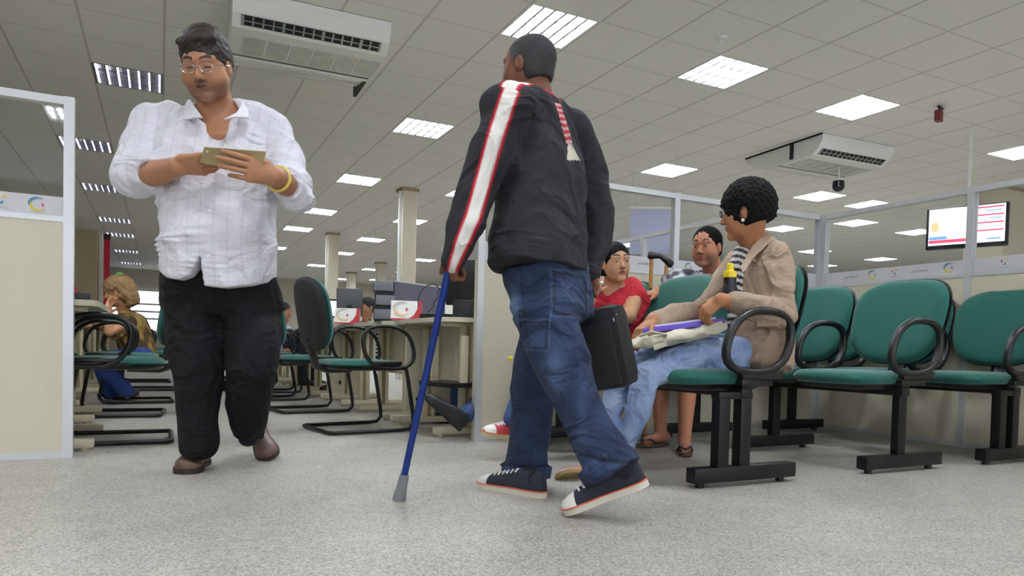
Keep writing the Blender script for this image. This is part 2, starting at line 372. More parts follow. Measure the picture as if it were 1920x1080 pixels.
# ------------------------------------------------------------------ glass partitions
BL, YE, RD, GN = mat('logo_blue', (92, 134, 168), .6), mat('logo_yellow', (214, 196, 84), .6), mat('logo_red', (196, 92, 96), .6), mat('logo_text', (150, 150, 152), .6)
BAND = mat('frosted_band', (206, 204, 206), .5)
def swirl(mb, c, ux, uz, s, nrm):
    """two coloured arcs and a red tick; flat printed mark"""
    def arc(a0, a1, r, wd, slot, sx=1.0):
        mb.slot(slot); n = 14; vs = []; fs = []
        for k in range(n+1):
            a = math.radians(a0+(a1-a0)*k/n); t = math.sin(math.pi*k/n)*wd+wd*.15
            for q in (r-t/2, r+t/2): vs.append(c+ux*math.cos(a)*q*sx*s+uz*math.sin(a)*q*s+nrm*.002)
        for k in range(n): fs.append((2*k, 2*k+1, 2*k+3, 2*k+2))
        mb.add(vs, fs)
    arc(60, 190, .5, .16, 0, 1.15); arc(150, 330, .42, .17, 1, 1.1); arc(-30, 40, .22, .12, 2, 1.3)
def pinwheel(mb, c, ux, uz, s, nrm):
    for a0, sl, off in ((120, 2, (-.2, .1)), (20, 1, (.2, .2)), (230, 0, (.05, -.15))):
        mb.slot(sl); vs = [c+ux*off[0]*s+uz*off[1]*s+nrm*.002]
        for k in range(9):
            a = math.radians(a0+k*22); q = (.28-.02*k)*s; vs.append(c+ux*(off[0]*s+math.cos(a)*q)+uz*(off[1]*s+math.sin(a)*q)+nrm*.002)
        mb.add(vs, [(0, k, k+1) for k in range(1, 9)])
def partition(name, P0, P1, posts, marks, nrm):
    """P0, P1 ground ends; posts/marks = distances along; nrm = side facing the waiting area"""
    P0, P1 = Vector(P0), Vector(P1); L = (P1-P0).length; u = (P1-P0)/L; z = Vector((0, 0, 1)); n = Vector(nrm)
    R = Matrix((u, u.cross(z)*-1, z)).transposed()
    def bx(mb, a, b, t, z0, z1, off=0): mb.box(P0+u*(a+b)/2+z*(z0+z1)/2+n*off, (b-a, t, z1-z0), R)
    root = MB(); bx(root, 0, L, .036, .03, 1.095); root = struct(root, name, M('cream'))
    f = MB(); bx(f, 0, L, .04, 0, .032); bx(f, 0, L, .044, 1.09, 1.115); bx(f, 0, L, .044, 1.625, 1.66); f.build('rail', M('alu'), root, False)
    for a in posts: p = MB(); bx(p, a-.021, a+.021, .05, 0, 1.662); p.build('post', M('alu'), root, False)
    ps = sorted(posts)
    for a, b in zip(ps[:-1], ps[1:]):
        g = MB(); bx(g, a+.021, b-.021, .005, 1.115, 1.625); g.build('glass_pane', GLASS, root, False)
        bd = MB(); bx(bd, a+.021, b-.021, .0015, 1.115, 1.205, .0045); bd.build('frosted_band', BAND, root, False)
    for a, kind in marks:
        c = P0+u*a+z*1.16+n*.006
        ux = n.cross(z)*-1 if True else u
        if kind == 't':
            text('printed_word', 'previdência', .026, GN, c-ux*.065, ux, z, root)
        else:
            mk = MB(); (swirl if kind == 's' else pinwheel)(mk, c+(z*.008 if kind == 'p' else z*0), ux, z, .062 if kind == 's' else .05, n)
            mk.build('printed_mark', [BL, YE, RD], root, False)
            if kind == 'p': text('printed_word', 'PREVIDÊNCIA', .009, GN, c-z*.026-ux*.03, ux, z, root)
    return root
partition('wall_partition_left', (-4.36, 3.9, 0), (-.36, 3.9, 0), [.02, 1.35, 2.66, 3.979], [(3.88-.02, 's'), (3.72, 'p'), (3.50, 't'), (3.3, 's')], (0, -1, 0))
partition('wall_partition_middle', (1.69, 3.94, 0), (4.62, 3.94, 0), [.022, 1.49, 2.91], [(.3, 's'), (.55, 't'), (.78, 'p'), (1.02, 's'), (1.25, 't'), (1.62, 's'), (1.86, 'p'), (2.12, 't'), (2.4, 's'), (2.7, 'p')], (0, -1, 0))
partition('wall_partition_right', (4.62, 3.92, 0), (4.62, -1.6, 0), [.025, 1.15, 2.5, 3.82, 5.1], [(.28, 't'), (.46, 's'), (.63, 'p'), (.82, 't'), (1.02, 's'), (1.36, 'p'), (1.6, 't'), (1.8, 's')], (-1, 0, 0))
bpy.data.objects['wall_partition_right'].name = 'wall_partition_right'
# second line of glazing behind the middle one
def rail_run(name, a, b, n=3):
    a, b = Vector(a), Vector(b); u = (b-a).normalized(); z = Vector((0, 0, 1)); R = Matrix((u, z.cross(u), z)).transposed(); L = (b-a).length
    m_ = MB(); m_.box((a+b)/2+z*.55, (L, .035, 1.1), R); root = struct(m_, name, M('cream'))
    f = MB(); f.box((a+b)/2+z*1.64, (L, .044, .035), R); f.box((a+b)/2+z*1.11, (L, .044, .03), R); f.build('rail', M('alu'), root, False)
    for k in range(n+1): MB().box(a+u*(L*k/n)+z*.83, (.04, .05, 1.66), R).build('post', M('alu'), root, False)
    MB().box((a+b)/2+z*1.165, (L, .003, .09), R).build('frosted_band', BAND, root, False)
    MB().box((a+b)/2+z*1.37, (L, .005, .5), R).build('glass_pane', GLASS, root, False)
rail_run('wall_partition_inner', (4.02, 3.99, 0), (4.10, 8.4, 0), 3)

# ------------------------------------------------------------------ air conditioners
def make_ac():
    """ceiling unit, local: x 0..1.28, y 0..1.35 away from the viewer, top at z 0"""
    r = empty('air_conditioner')
    W, Dp, H = 1.20, 1.30, .22
    prof = [(0, 0), (0, -.06), (.05, -.15), (.16, -H), (.80, -H), (1.12, -.17), (Dp, -.05), (Dp, 0)]
    b = MB(); b.prism([(0, y, z) for y, z in prof], (1, 0, 0), W); b.build('body', M('acwhite'), r, True, 25)
    g = MB(); R = Matrix.Rotation(math.atan2(-.07, .11), 3, 'X')
    g.box((W/2, .095, -.180), (W-.13, .085, .008), R); g.build('outlet', M('dark'), r, False)
    g = MB()
    g.box((W/2, .093, -.184), (W-.13, .008, .012), R)
    for k in range(15): g.box((.075+k*(W-.15)/14, .095, -.184), (.012 if k % 4 else .022, .085, .010), R)
    g.build('louver', M('silver'), r, False)
    g = MB()
    for k in range(6): g.b2(.10+k*.185, .10+k*.185+.165, .30, .66, -H-.006, -H+.002)
    g.build('intake_grille', mat('ac_intake', (196, 196, 186), .35, noise=(9, .12)), r, False)
    g = MB(); g.b2(.02, W-.02, .71, .73, -H-.004, -H+.01); g.build('seam', mat('ac_seam', (92, 92, 90), .6), r, False)
    g = MB(); g.b2(.03, W-.03, .76, .78, -H-.01, -H); g.b2(.03, W-.03, .95, .965, -.206, -.19); g.build('rib', M('acwhite'), r, False)
    g = MB(); g.b2(W-.05, W-.02, .80, 1.25, -.222, -.10); g.build('end_bracket', M('dark'), r, False)
    g = MB(); g.b2(.0, .025, .80, 1.1, -.222, -.12); g.build('end_bracket', M('dark'), r, False)
    return r
ac = make_ac(); ac.location = (.46, 5.78, CEIL-.005); ac.rotation_euler = (0, 0, math.radians(-2))
tag(ac, 'large white ceiling air conditioner with black slotted outlet beside the white-shirted man', 'air conditioner', 'ceiling air conditioners')
ac2 = copy_tree(ac); ac2.location = (6.95, 5.95, CEIL-.005); ac2.rotation_euler = (0, 0, math.radians(-3))
tag(ac2, 'white ceiling air conditioner above the curly-haired woman, behind the black camera', 'air conditioner', 'ceiling air conditioners')
for k_ in kids(ac2):
    if k_.name.startswith('end_bracket'): bpy.data.objects.remove(k_)
g = MB(); g.b2(-.02, .012, .0, 1.3, -.012, .004); g.b2(-.016, .006, .45, .50, -.20, 0); g.build('gap_shadow', M('dark'), ac2, False)  # dark strips drawn for the shadow in the ceiling gap and the upright line
# ------------------------------------------------------------------ small ceiling things
P = at(1572, 349, 9.0); r = empty('security_camera', P, 0, 'small black security camera hanging from a pale mount under the right-hand air conditioner', 'camera')
b = MB(); b.cyl((0, 0, .06), (0, 0, -.005), .046, 16, .05); b.ball((0, 0, -.01), (.048, .048, .06), 10); b.build('dome', mat('cam_black', (12, 13, 16), .15), r)
b = MB()
for k in range(3): b.box((-.03, -.035, -.02+.025*k), (.04, .004, .008), Matrix.Rotation(.5, 3, 'Y'))
b.build('reflector', M('silver'), r, False)
b = MB(); b.cyl((0, 0, .06), (0, 0, .085), .06, 16, .045); b.cyl((0, 0, .085), (0, 0, CEIL-P.z-.003), .008, 12); b.build('mount', M('acwhite'), r)
r.scale = (1.5, 1.5, 1.0)
P = Vector((7.22, 4.72, CEIL)); r = empty('fire_alarm', P, .3, 'small dark red alarm box fixed to the ceiling at upper right', 'alarm')
MB().b2(-.05, .05, -.03, .03, -.16, -.05, .006).build('box', M('darkred'), r); b = MB(); b.cyl((0, 0, -.05), (0, 0, 0), .008); b.b2(-.03, .12, -.012, .012, -.012, -.004); b.build('bracket', M('dark'), r)
for (x, y, lb) in ((4.15, 4.62, 'tiny round white detector on the ceiling between the two brightest lights'),):
    b = MB(); b.cyl((x, y, CEIL), (x, y, CEIL-.025), .05, 18, .04); b.cyl((x, y, CEIL-.025), (x, y, CEIL-.045), .022, 12, .012); tag(b.build('smoke_detector', M('white')), lb, 'detector')
# ------------------------------------------------------------------ television behind the right-hand glass
P = at(1811, 425, 8.0); D1 = (at(1883, 376, 7.75)-at(1740, 395, 8.25)); D1.z = 0
r = empty('television', P, math.atan2(D1.y, D1.x), 'black-framed television showing a white page with red lines, behind the right-hand glass', 'television')
W_, H_ = 0.86, .475; r.scale = (.93, 1, 1)
b = MB(); b.b2(-W_/2, W_/2, .0, .07, -H_/2, H_/2, .008); b.build('casing', mat('tv_black', (16, 18, 26), .25), r)
s = MB(); y = -.002
def q(x0, x1, z0, z1, sl, yy=y):
    s.slot(sl); s.add([(x0, yy, z0), (x1, yy, z0), (x1, yy, z1), (x0, yy, z1)], [(0, 1, 2, 3)])
q(-.40, .40, -.19, .225, 0)
q(-.395, .04, -.165, -.13, 1, y-.001); q(-.395, -.2, -.125, -.09, 2, y-.001)
for k in range(4): q(.10, .385, .19-.085*k, .205-.085*k, 1, y-.001)
q(.20, .36, .155, .165, 2, y-.001); q(.24, .36, .07, .08, 2, y-.001); q(.22, .36, -.16, -.145, 2, y-.001)
s.slot(3); s.add([(-.33+.045*math.cos(k*.7), y-.001, 0.02+.06*math.sin(k*.7)) for k in range(9)], [tuple(range(9))])
def em(n, c, k): return mat(n, c, .4, emit=(c, k))
s.build('screen', [em('tv_white', (240, 243, 255), .44), em('tv_red', (235, 70, 100), .36), em('tv_blue', (110, 160, 215), .36), em('tv_orange', (240, 190, 140), .4)], r, False)
b = MB(); b.b2(-.015, .015, .07, .10, -.1, CEIL-P.z-.004); b.b2(-.16, .16, .06, .09, -.12, .12); b.build('ceiling_arm', M('acwhite'), r, False)
# pale blue hanging screen behind the middle glass
P = at(1225, 425, 9.3); r = empty('projection_screen', P, YAW-.1, 'pale blue screen hanging behind the middle glass partition', 'screen')
MB().b2(-.30, .30, -.004, .004, -.36, .22).build('sheet', mat('screen_blue', (184, 188, 222), .7), r, False)
b = MB(); b.cyl((-.32, 0, .24), (.32, 0, .24), .02); b.cyl((-.28, 0, .24), (-.28, 0, CEIL-P.z-.004), .004, 6); b.cyl((.28, 0, .24), (.28, 0, CEIL-P.z-.004), .004, 6); b.build('roller', M('white'), r)
# red banner far left
r = empty('banner_stand', (-1.06, 18.0, 0), 0, 'narrow tall red banner standing far behind the blonde woman', 'banner')
MB().b2(-.05, .06, -.01, .01, .2, 2.72).build('banner', mat('banner_red', (196, 32, 58), .7), r, False)
b = MB(); b.b2(-.06, .07, -.02, .02, 2.72, 2.84); b.cyl((0, .03, 0.02), (0, .03, 2.75), .012); b.b2(-.2, .2, -.15, .15, 0, .02); b.build('stand', mat('banner_dark', (60, 20, 30), .6), r, False)

# ================================================================== WAITING BENCHES
RING = []
for k in range(28):
    a = 2*math.pi*k/28; e = 2.5
    RING.append((abs(math.cos(a))**(2/e)*math.copysign(1, math.cos(a)), abs(math.sin(a))**(2/e)*math.copysign(1, math.sin(a))))
def bench(x, y, legs, nseat, label, doubles=(), ring_skip=()):
    """beam seating facing -x; local origin at the front end of the near foot"""
    r = empty('beam_bench', (x, y, 0), 0, label, 'bench', 'green waiting benches')
    b = MB(); b.b2(.24, .30, -.03, nseat*.565-.02, .375, .415, .004); b.build('beam', M('blacksteel'), r)
    for ly in legs:
        b = MB(); b.b2(.0, .58, ly-.03, ly+.03, .02, .085, .008)
        for fx in (.05, .51): b.cyl((fx, ly, 0), (fx, ly, .025), .018, 10)
        if ly in doubles:
            b.b2(.125, .185, ly-.025, ly+.025, .08, .38, .004); b.b2(.245, .305, ly-.025, ly+.025, .08, .40, .004)
            b.b2(.12, .31, ly-.025, ly+.025, .37, .40, .004)
        else: b.b2(.235, .295, ly-.02, ly+.02, .08, .38, .004)
        b.build('leg', M('blacksteel'), r)
    for k in range(nseat):
        yc = .25+.565*k
        s = MB(); s.cushion((.24, yc, .455), (1, 0, 0), (0, 1, 0), (0, 0, 1), .52, .50, .085, e=3.6, dome=.6, tback=.08); s.build('seat', M('green'), r, True, 60)
        s = MB(); s.cushion((.24, yc, .435), (1, 0, 0), (0, 1, 0), (0, 0, 1), .47, .47, .02, e=3.6, dome=.4, tback=.075)
        s.b2(.14, .34, yc-.1, yc+.1, .40, .425, .01); s.build('seat_shell', M('blackplastic'), r, True, 60)
        ax = Vector((0, 1, 0)); ay = Vector((.26, 0, .966)); az = Vector((-.966, 0, .26))
        s = MB(); s.cushion((.60, yc, .76), ax, ay, az, .52, .475, .085, e=3.0, dome=.6, top=1.10, bend=.03, tback=.03); s.build('backrest', M('green'), r, True, 60)
        s = MB(); s.cushion((.615, yc, .76), ax, ay, az, .535, .485, .02, e=3.0, dome=.5, top=1.10, bend=.03, tback=.055)
        s.tube([(.40, yc, .41), (.52, yc, .42), (.575, yc, .50), (.60, yc, .66)], .028, 8, rx=.04); s.build('backrest_shell', M('blackplastic'), r, True, 60)
        if k in ring_skip: continue
        a = MB(); cx_, cz_ = .322, .618; pts = []
        for (p, q_) in RING:
            zz = q_*.132; xx = p*.178*(1-.06*q_) + .035*q_; pts.append((cx_+xx, yc-.29, cz_+zz))
        a.tube(pts, .017, 8, closed=True, rx=.021, up=(1, 0, 0))
        a.b2(.22, .46, yc-.305, yc-.265, .455, .50, .012); a.b2(.24, .42, yc-.28, yc-.15, .425, .46, .006)
        a.build('armrest', M('blackplastic'), r, True, 60)
    return r
bench(1.96, 2.28, (0, 1.52), 3, 'green padded bench nearest the standing man, where the curly-haired woman sits', doubles=(0,))
bench(3.01, 2.28, (0, .80, 1.50), 3, 'green padded bench in the middle, empty near seat behind the curly-haired woman')
bench(3.93, 2.26, (0, 1.52), 3, 'green padded bench farthest right against the cream partition', doubles=(0,))

# ================================================================== OFFICE CHAIRS
def make_office_chair():
    """cantilever chair facing +x, origin under the rear bar"""
    r = empty('office_chair')
    b = MB(); w_ = .25; pts = []
    side = [(.52, .435), (.50, .41), (.515, .34), (.555, .12), (.56, .055), (.53, .022), (.47, .017), (.02, .017)]
    L_ = [(.20, -w_+.02, .425), (.44, -w_+.02, .425)]+[(x, -w_, z) for x, z in side[1:]]; R_ = [(x, -yy, z) for x, yy, z in L_][::-1]
    b.tube(L_+[(0, -w_+.03, .017), (0, w_-.03, .017)]+R_, .0135, 8)
    b.build('frame', M('blacksteel'), r, True, 60)
    s = MB(); s.cushion((.27, 0, .435), (1, 0, 0), (0, 1, 0), (0, 0, 1), .48, .49, .065, e=3.8, dome=.55, tback=.04); s.build('seat', M('green'), r, True, 60)
    s = MB(); s.cushion((.27, 0, .417), (1, 0, 0), (0, 1, 0), (0, 0, 1), .475, .48, .02, e=3.8, dome=.4, tback=.045); s.build('seat_shell', M('blackplastic'), r, True, 60)
    ax = Vector((0, 1, 0)); ay = Vector((-.17, 0, .985)); az = Vector((.985, 0, .17))
    s = MB(); s.cushion((-.04, 0, .745), ax, ay, az, .46, .46, .08, e=2.8, dome=.6, top=1.02, bend=.03, tback=.03); s.build('backrest', M('green'), r, True, 60)
    s = MB(); s.cushion((-.06, 0, .745), ax, ay, az, .47, .47, .02, e=2.8, dome=.5, top=1.02, bend=.03, tback=.075); s.build('backrest_shell', M('backshell'), r, True, 60)
    s = MB(); s.tube([(.22, 0, .40), (.06, 0, .395), (-.01, 0, .42), (-.03, 0, .50), (-.055, 0, .60)], .022, 8, rx=.045, up=(1, 0, 0)); s.build('back_bar', M('blackplastic'), r, True, 60)
    for sy in (-1, 1):
        a = MB(); pts = [(.37+p*.172*(1-.02*q_)-.03*q_, sy*.262, .548+q_*.135) for p, q_ in RING]
        a.tube(pts, .0125, 8, closed=True, rx=.015, up=(1, 0, 0)); a.b2(.26, .46, sy*.262-.012, sy*.262+.012, .435, .46, .006); a.b2(.28, .44, min(sy*.15, sy*.262), max(sy*.15, sy*.262), .42, .435)
        a.build('armrest', M('blackplastic'), r, True, 60)
    return r
oc = make_office_chair()
CH = [(.89, 4.60, 9, 'empty green office chair between the man in white and the blue cane'),
      (.83, 6.0, 8, 'green office chair directly behind the nearest one in the right-hand row'),
      (.72, 7.3, 5, 'green office chair half hidden behind the leg of the man in white'),
      (.85, 8.4, 0, None), (.80, 10.0, 5, None), (.85, 11.6, 0, None),
      (.06, 4.48, 180, 'green office chair just behind the left partition with a large black armrest loop'),
      (.02, 5.95, 176, 'green office chair between the left partition and the blonde woman'),
      (.10, 7.20, 182, 'green office chair on which the blonde woman sits'), (.15, 8.9, 180, None), (.12, 10.6, 180, None)]
for k, (x, y, a, lb) in enumerate(CH):
    o = oc if k == 0 else copy_tree(oc); o.location = (x, y, 0); o.rotation_euler = (0, 0, math.radians(a))
    tag(o, lb or 'green office chair, %s from the camera in the %s-hand aisle row' % (ORD[(k if k < 6 else k-6)], 'right' if k < 6 else 'left'), 'chair', 'green office chairs' if lb else 'far green office chairs')

# ================================================================== DESKS
def make_desk(w_, d_):
    """aisle edge at x 0, top goes to +x; y from 0 to d_"""
    r = empty('office_desk')
    b = MB(); out = []
    for (cx_, cy_, a0) in ((.16, .16, 180), (w_-.03, .03, 270), (w_-.03, d_-.03, 0), (.05, d_-.05, 90)):
        rad = {(.16): .16}.get(cx_, .03 if cx_ > .1 else .05)
        for k in range(7): a = math.radians(a0+90*k/6); out.append((cx_+rad*math.cos(a), cy_+rad*math.sin(a), .715))
    b.prism(out, (0, 0, 1), .028); b.build('desktop', M('desk'), r, True, 30)
    b = MB(); b.b2(.30, .322, .10, d_-.06, .33, .712); b.build('modesty_panel', M('desk'), r, False)
    for yy in (.16, d_-.14):
        b = MB(); b.b2(.02, .60, yy-.03, yy+.03, .015, .06, .012); b.cyl((.06, yy, 0), (.06, yy, .02), .022, 10); b.cyl((.55, yy, 0), (.55, yy, .02), .022, 10)
        b.b2(.19, .215, yy-.035, yy+.035, .06, .712, .004); b.b2(.245, .27, yy-.035, yy+.035, .06, .712, .004); b.b2(.05, .45, yy-.02, yy+.02, .69, .714)
        b.build('leg', M('desksteel'), r, True, 30)
        b = MB(); b.b2(.213, .247, yy-.02, yy+.02, .07, .70); b.build('cable_cover', mat('groove', (150, 140, 100), .6), r, False)
    return r
dk = make_desk(.80, 1.0); dk_wide = make_desk(1.35, 1.0)
DK = [(1.50, 4.00, 0, 'cream desk right behind the middle partition post, nearest of the right-hand row'), (1.46, 5.03, 0, 'cream desk second from the partition in the right-hand row, holding the grey cabinets'),
      (1.44, 6.3, 0, None), (1.42, 7.6, 0, None), (1.42, 9.0, 0, None), (1.42, 10.6, 0, None), (1.42, 12.2, 0, None),
      (-.27, 4.97, 180, 'cream desk directly behind the left partition'), (-.36, 6.25, 180, 'cream desk in front of the empty chair before the blonde woman'), (-.56, 7.6, 180, 'cream desk on which the blonde woman leans'), (-.5, 9.2, 180, None), (-.5, 10.8, 180, None), (-.5, 12.5, 180, None)]
for k, (x, y, a, lb) in enumerate(DK):
    o = dk if k == 0 else dk_wide if k == 1 else copy_tree(dk); o.location = (x, y, 0); o.rotation_euler = (0, 0, math.radians(a))
    tag(o, lb or 'cream desk, %s from the partition in the %s-hand row' % (ORD[(k if k < 7 else k-7)], 'right' if k < 7 else 'left'), 'desk', 'cream office desks' if lb else 'far cream office desks')
pa, pb = at(812, 718, 4.55), at(872, 722, 4.3); r = empty('keyboard_tray', (pa+pb)/2, 0, 'black tray hanging under the nearest cream desk above the black boot', 'tray')
u2 = (pb-pa); u2.z = 0; ln_ = u2.length; u2.normalize(); R2 = Matrix((u2, Vector((0, 0, 1)).cross(u2), Vector((0, 0, 1)))).transposed()
MB().box((0, 0, 0), (ln_, .22, .03), R2, .006).build('shelf', M('blackplastic'), r, False)
b = MB()
for q_ in (-1, 1): b.box(u2*(q_*ln_*.46)+Vector((0, 0, .15)), (.015, .05, .30), R2)
b.build('hanger', M('desksteel'), r, False)
# side pedestals with a round hole
for n_, (x, y, lb) in enumerate(((1.60, 5.0, 'cream desk end panel with a round hole, behind the nearest office chair'), (1.55, 7.3, 'cream end panel with a round hole, farther along the right-hand desks'))):
    r = empty('end_panel', (x, y, 0), 0, lb, 'panel')
    b = MB(); b.b2(0, .40, -.012, .012, .06, .70, .003); b.b2(-.10, .46, -.03, .03, .015, .06, .01); b.cyl((-.05, 0, 0), (-.05, 0, .02), .02, 10); b.cyl((.4, 0, 0), (.4, 0, .02), .02, 10); b.build('board', M('desk'), r)
    b = MB(); b.cyl((.10, -.0125, .17), (.10, -.016, .17), .022, 20); b.build('cable_hole', M('dark'), r)

# ================================================================== THINGS ON THE DESKS
def monitor(P, rz, w_, h_, label, lit=None, back=True, tilt=0):
    r = empty('monitor', P, rz, label, 'monitor', 'computer monitors')
    b = MB(); b.b2(-w_/2, w_/2, 0, .035, .10, .10+h_, .006); b.build('casing', M('screen_off') if back else M('blackplastic'), r)
    b = MB(); b.b2(-w_/2-.004, -w_/2+.004, -.002, .03, .10, .10+h_); b.b2(-w_/2, w_/2, -.006, .0, .10, .10+h_, .002); b.build('bezel', M('blackplastic'), r, False)
    b = MB(); b.b2(-w_/2+.02, w_/2-.02, -.008, -.006, .12, .08+h_); b.build('screen', mat('screen_lit', (232, 236, 255), .3, emit=((232, 236, 255), .5)) if lit else M('dark'), r, False)
    b = MB(); b.b2(-.025, .025, .02, .05, 0.01, .2); b.cyl((0, .04, 0), (0, .04, .012), .10, 20); b.build('stand', M('blackplastic'), r)
    return r
DT = .743
def sign(P, rz, label):
    r = empty('desk_sign', P, rz, label, 'sign', 'red and white desk signs')
    b = MB(); b.slot(0); w_, h_ = .22, .14; t = .35
    def pt(x, z): return (x, z*t-.03, z)
    b.prism([pt(-w_/2, 0), pt(w_/2, 0), pt(w_/2, h_), pt(-w_/2, h_)], (0, 1, 0), .002); b.prism([(-w_/2, .058, 0), (w_/2, .058, 0), (w_/2, h_*t-.028, h_), (-w_/2, h_*t-.028, h_)], (0, 1, 0), .002); b.build('card', M('paper'), r, False)
    b = MB(); e = .0015
    def pf(x, z): return (x, z*t-.03-e, z)
    b.slot(0); b.add([pf(-w_/2, 0), pf(.02, 0), pf(.02, .012), pf(-w_/2, .012)], [(0, 1, 2, 3)])
    b.add([pf(w_/2, 0), pf(w_/2, h_), pf(.08, h_), pf(.075, .08), pf(.05, .035), pf(.0, .0)], [(0, 1, 2, 3, 4, 5)]); b.build('printed_red', M('red'), r, False)
    b = MB(); swirl(b, Vector(pf(-.03, .075)), Vector((1, 0, 0)), Vector((0, t, 1)).normalized(), .11, Vector((0, -.5, 0))); b.build('printed_mark', [mat('logo_grey', (190, 180, 172), .6), mat('logo_tan', (222, 190, 140), .6), RD], r, False)
    return r
_v = lambda px, py, D: at(px, py, D)
def on_desk(px, D, z=DT):
    p = at(px, 600, D); p.z = z; return p
sign(on_desk(762, 5.05), YAW+.12, 'red and white card sign on the desk just left of the blue cane')
sign(on_desk(651, 6.3), YAW+.1, 'red and white card sign on the desk above the armrest of the nearest office chair')
monitor(on_desk(654, 6.9), YAW+math.pi+.35, .24, .26, 'grey-backed monitor standing on the desk above the far card sign', back=True)
monitor(on_desk(619, 7.6), YAW+.1, .30, .2, 'lit white monitor screen beside the green backrest of the nearest office chair', lit=True)
# dark monitor right behind the cane hand
r = monitor(on_desk(885, 4.75), YAW+math.pi-.3, .36, .30, 'dark monitor back behind the hand that holds the cane', back=False); r.location.z = DT
r.scale = (1, 1, 1.0)
p = on_desk(868, 4.45); r = empty('desk_telephone', on_desk(822, 4.9), .6, 'black desk telephone with coiled cord beside the blue cane', 'telephone')
b = MB(); b.b2(-.10, .10, -.09, .09, 0, .045, .012); b.build('base', M('blackplastic'), r)
b = MB(); b.tube([(-.11, -.1, .05), (-.08, -.06, .075), (.06, .02, .09), (.1, .05, .07)], .017, 8); b.build('handset', M('blackplastic'), r)
b = MB(); b.tube([(-.05+.12*math.sin(k*.35), .05+.01*math.cos(3*k), .05+.2*math.sin(k*.21)) for k in range(15)], .004, 6); b.build('cord', M('dark'), r)
tag(MB().box(p+Vector((.03, 0, .055)), (.17, .20, .11), Matrix.Rotation(YAW, 3, 'Z'), .01).build('printer', M('blackplastic')), 'low black printer on the desk right of the blue cane', 'printer')
q1, q2 = Vector((1.60, 5.35, 0)), Vector((2.65, 5.95, 0)); u_ = (q2-q1).normalized(); R_ = Matrix((u_, Vector((0, 0, 1)).cross(u_), Vector((0, 0, 1)))).transposed()
r = empty('desk_divider', (q1+q2)/2+Vector((0, 0, DT)), 0, 'purple-grey fabric divider standing on the desk behind the card sign', 'divider')
MB().box((0, 0, .155), ((q2-q1).length, .035, .31), R_, .004).build('panel', M('purplegrey'), r, False)
MB().box((0, 0, .316), ((q2-q1).length+.01, .04, .012), R_).build('top_rail', mat('divider_rail', (170, 168, 168), .5), r, False)
r = empty('tray_stack', on_desk(718, 5.35), YAW+.25, 'stack of grey plastic trays at the left end of the purple-grey divider', 'tray stack')
for k, (z, dx) in enumerate(((0, 0), (.105, .01), (.21, -.005))):
    MB().b2(-.07+dx, .07+dx, -.09, .10, z+.012, z+.085, .006).build('tray', mat('tray', (112, 112, 120), .5), r)
MB().b2(-.062, .062, -.08, .09, 0, .29).build('frame', M('dark'), r, False)
r = empty('paper_box', on_desk(866, 5.75), YAW, 'white paper stack behind the black printer', 'paper')
MB().b2(-.13, .13, -.08, .08, 0, .17, .004).build('paper_stack', M('paper'), r, False)
monitor(on_desk(722, 7.75), YAW-.9, .30, .36, 'dark monitor with blue-lit edge above the grey trays', lit=True, back=False)
# left desk things
p = Vector((-.40, 4.12, DT)); r = empty('desk_keyboard', p, 0, 'black keyboard block on the left desk below the red card', 'keyboard'); MB().b2(-.1, .09, -.09, .07, 0, .035, .006).build('body', M('blackplastic'), r)
p = Vector((-.40, 4.30, DT)); r = empty('folded_sign', p, .2, 'red folded card beside the edge of the left partition', 'sign')
b = MB(); b.prism([(-.12, 0, 0.0), (.055, 0, 0), (-.01, .0, .11), (-.05, .0, .17)], (0, 1, 0), .003); b.build('card', M('red'), r, False)
b = MB(); b.prism([(-.10, -.001, 0.02), (.042, -.001, .02), (.03, -.001, .04), (-.095, -.001, .04)], (0, -1, 0), .001); b.build('printed_band', M('paper'), r, False)
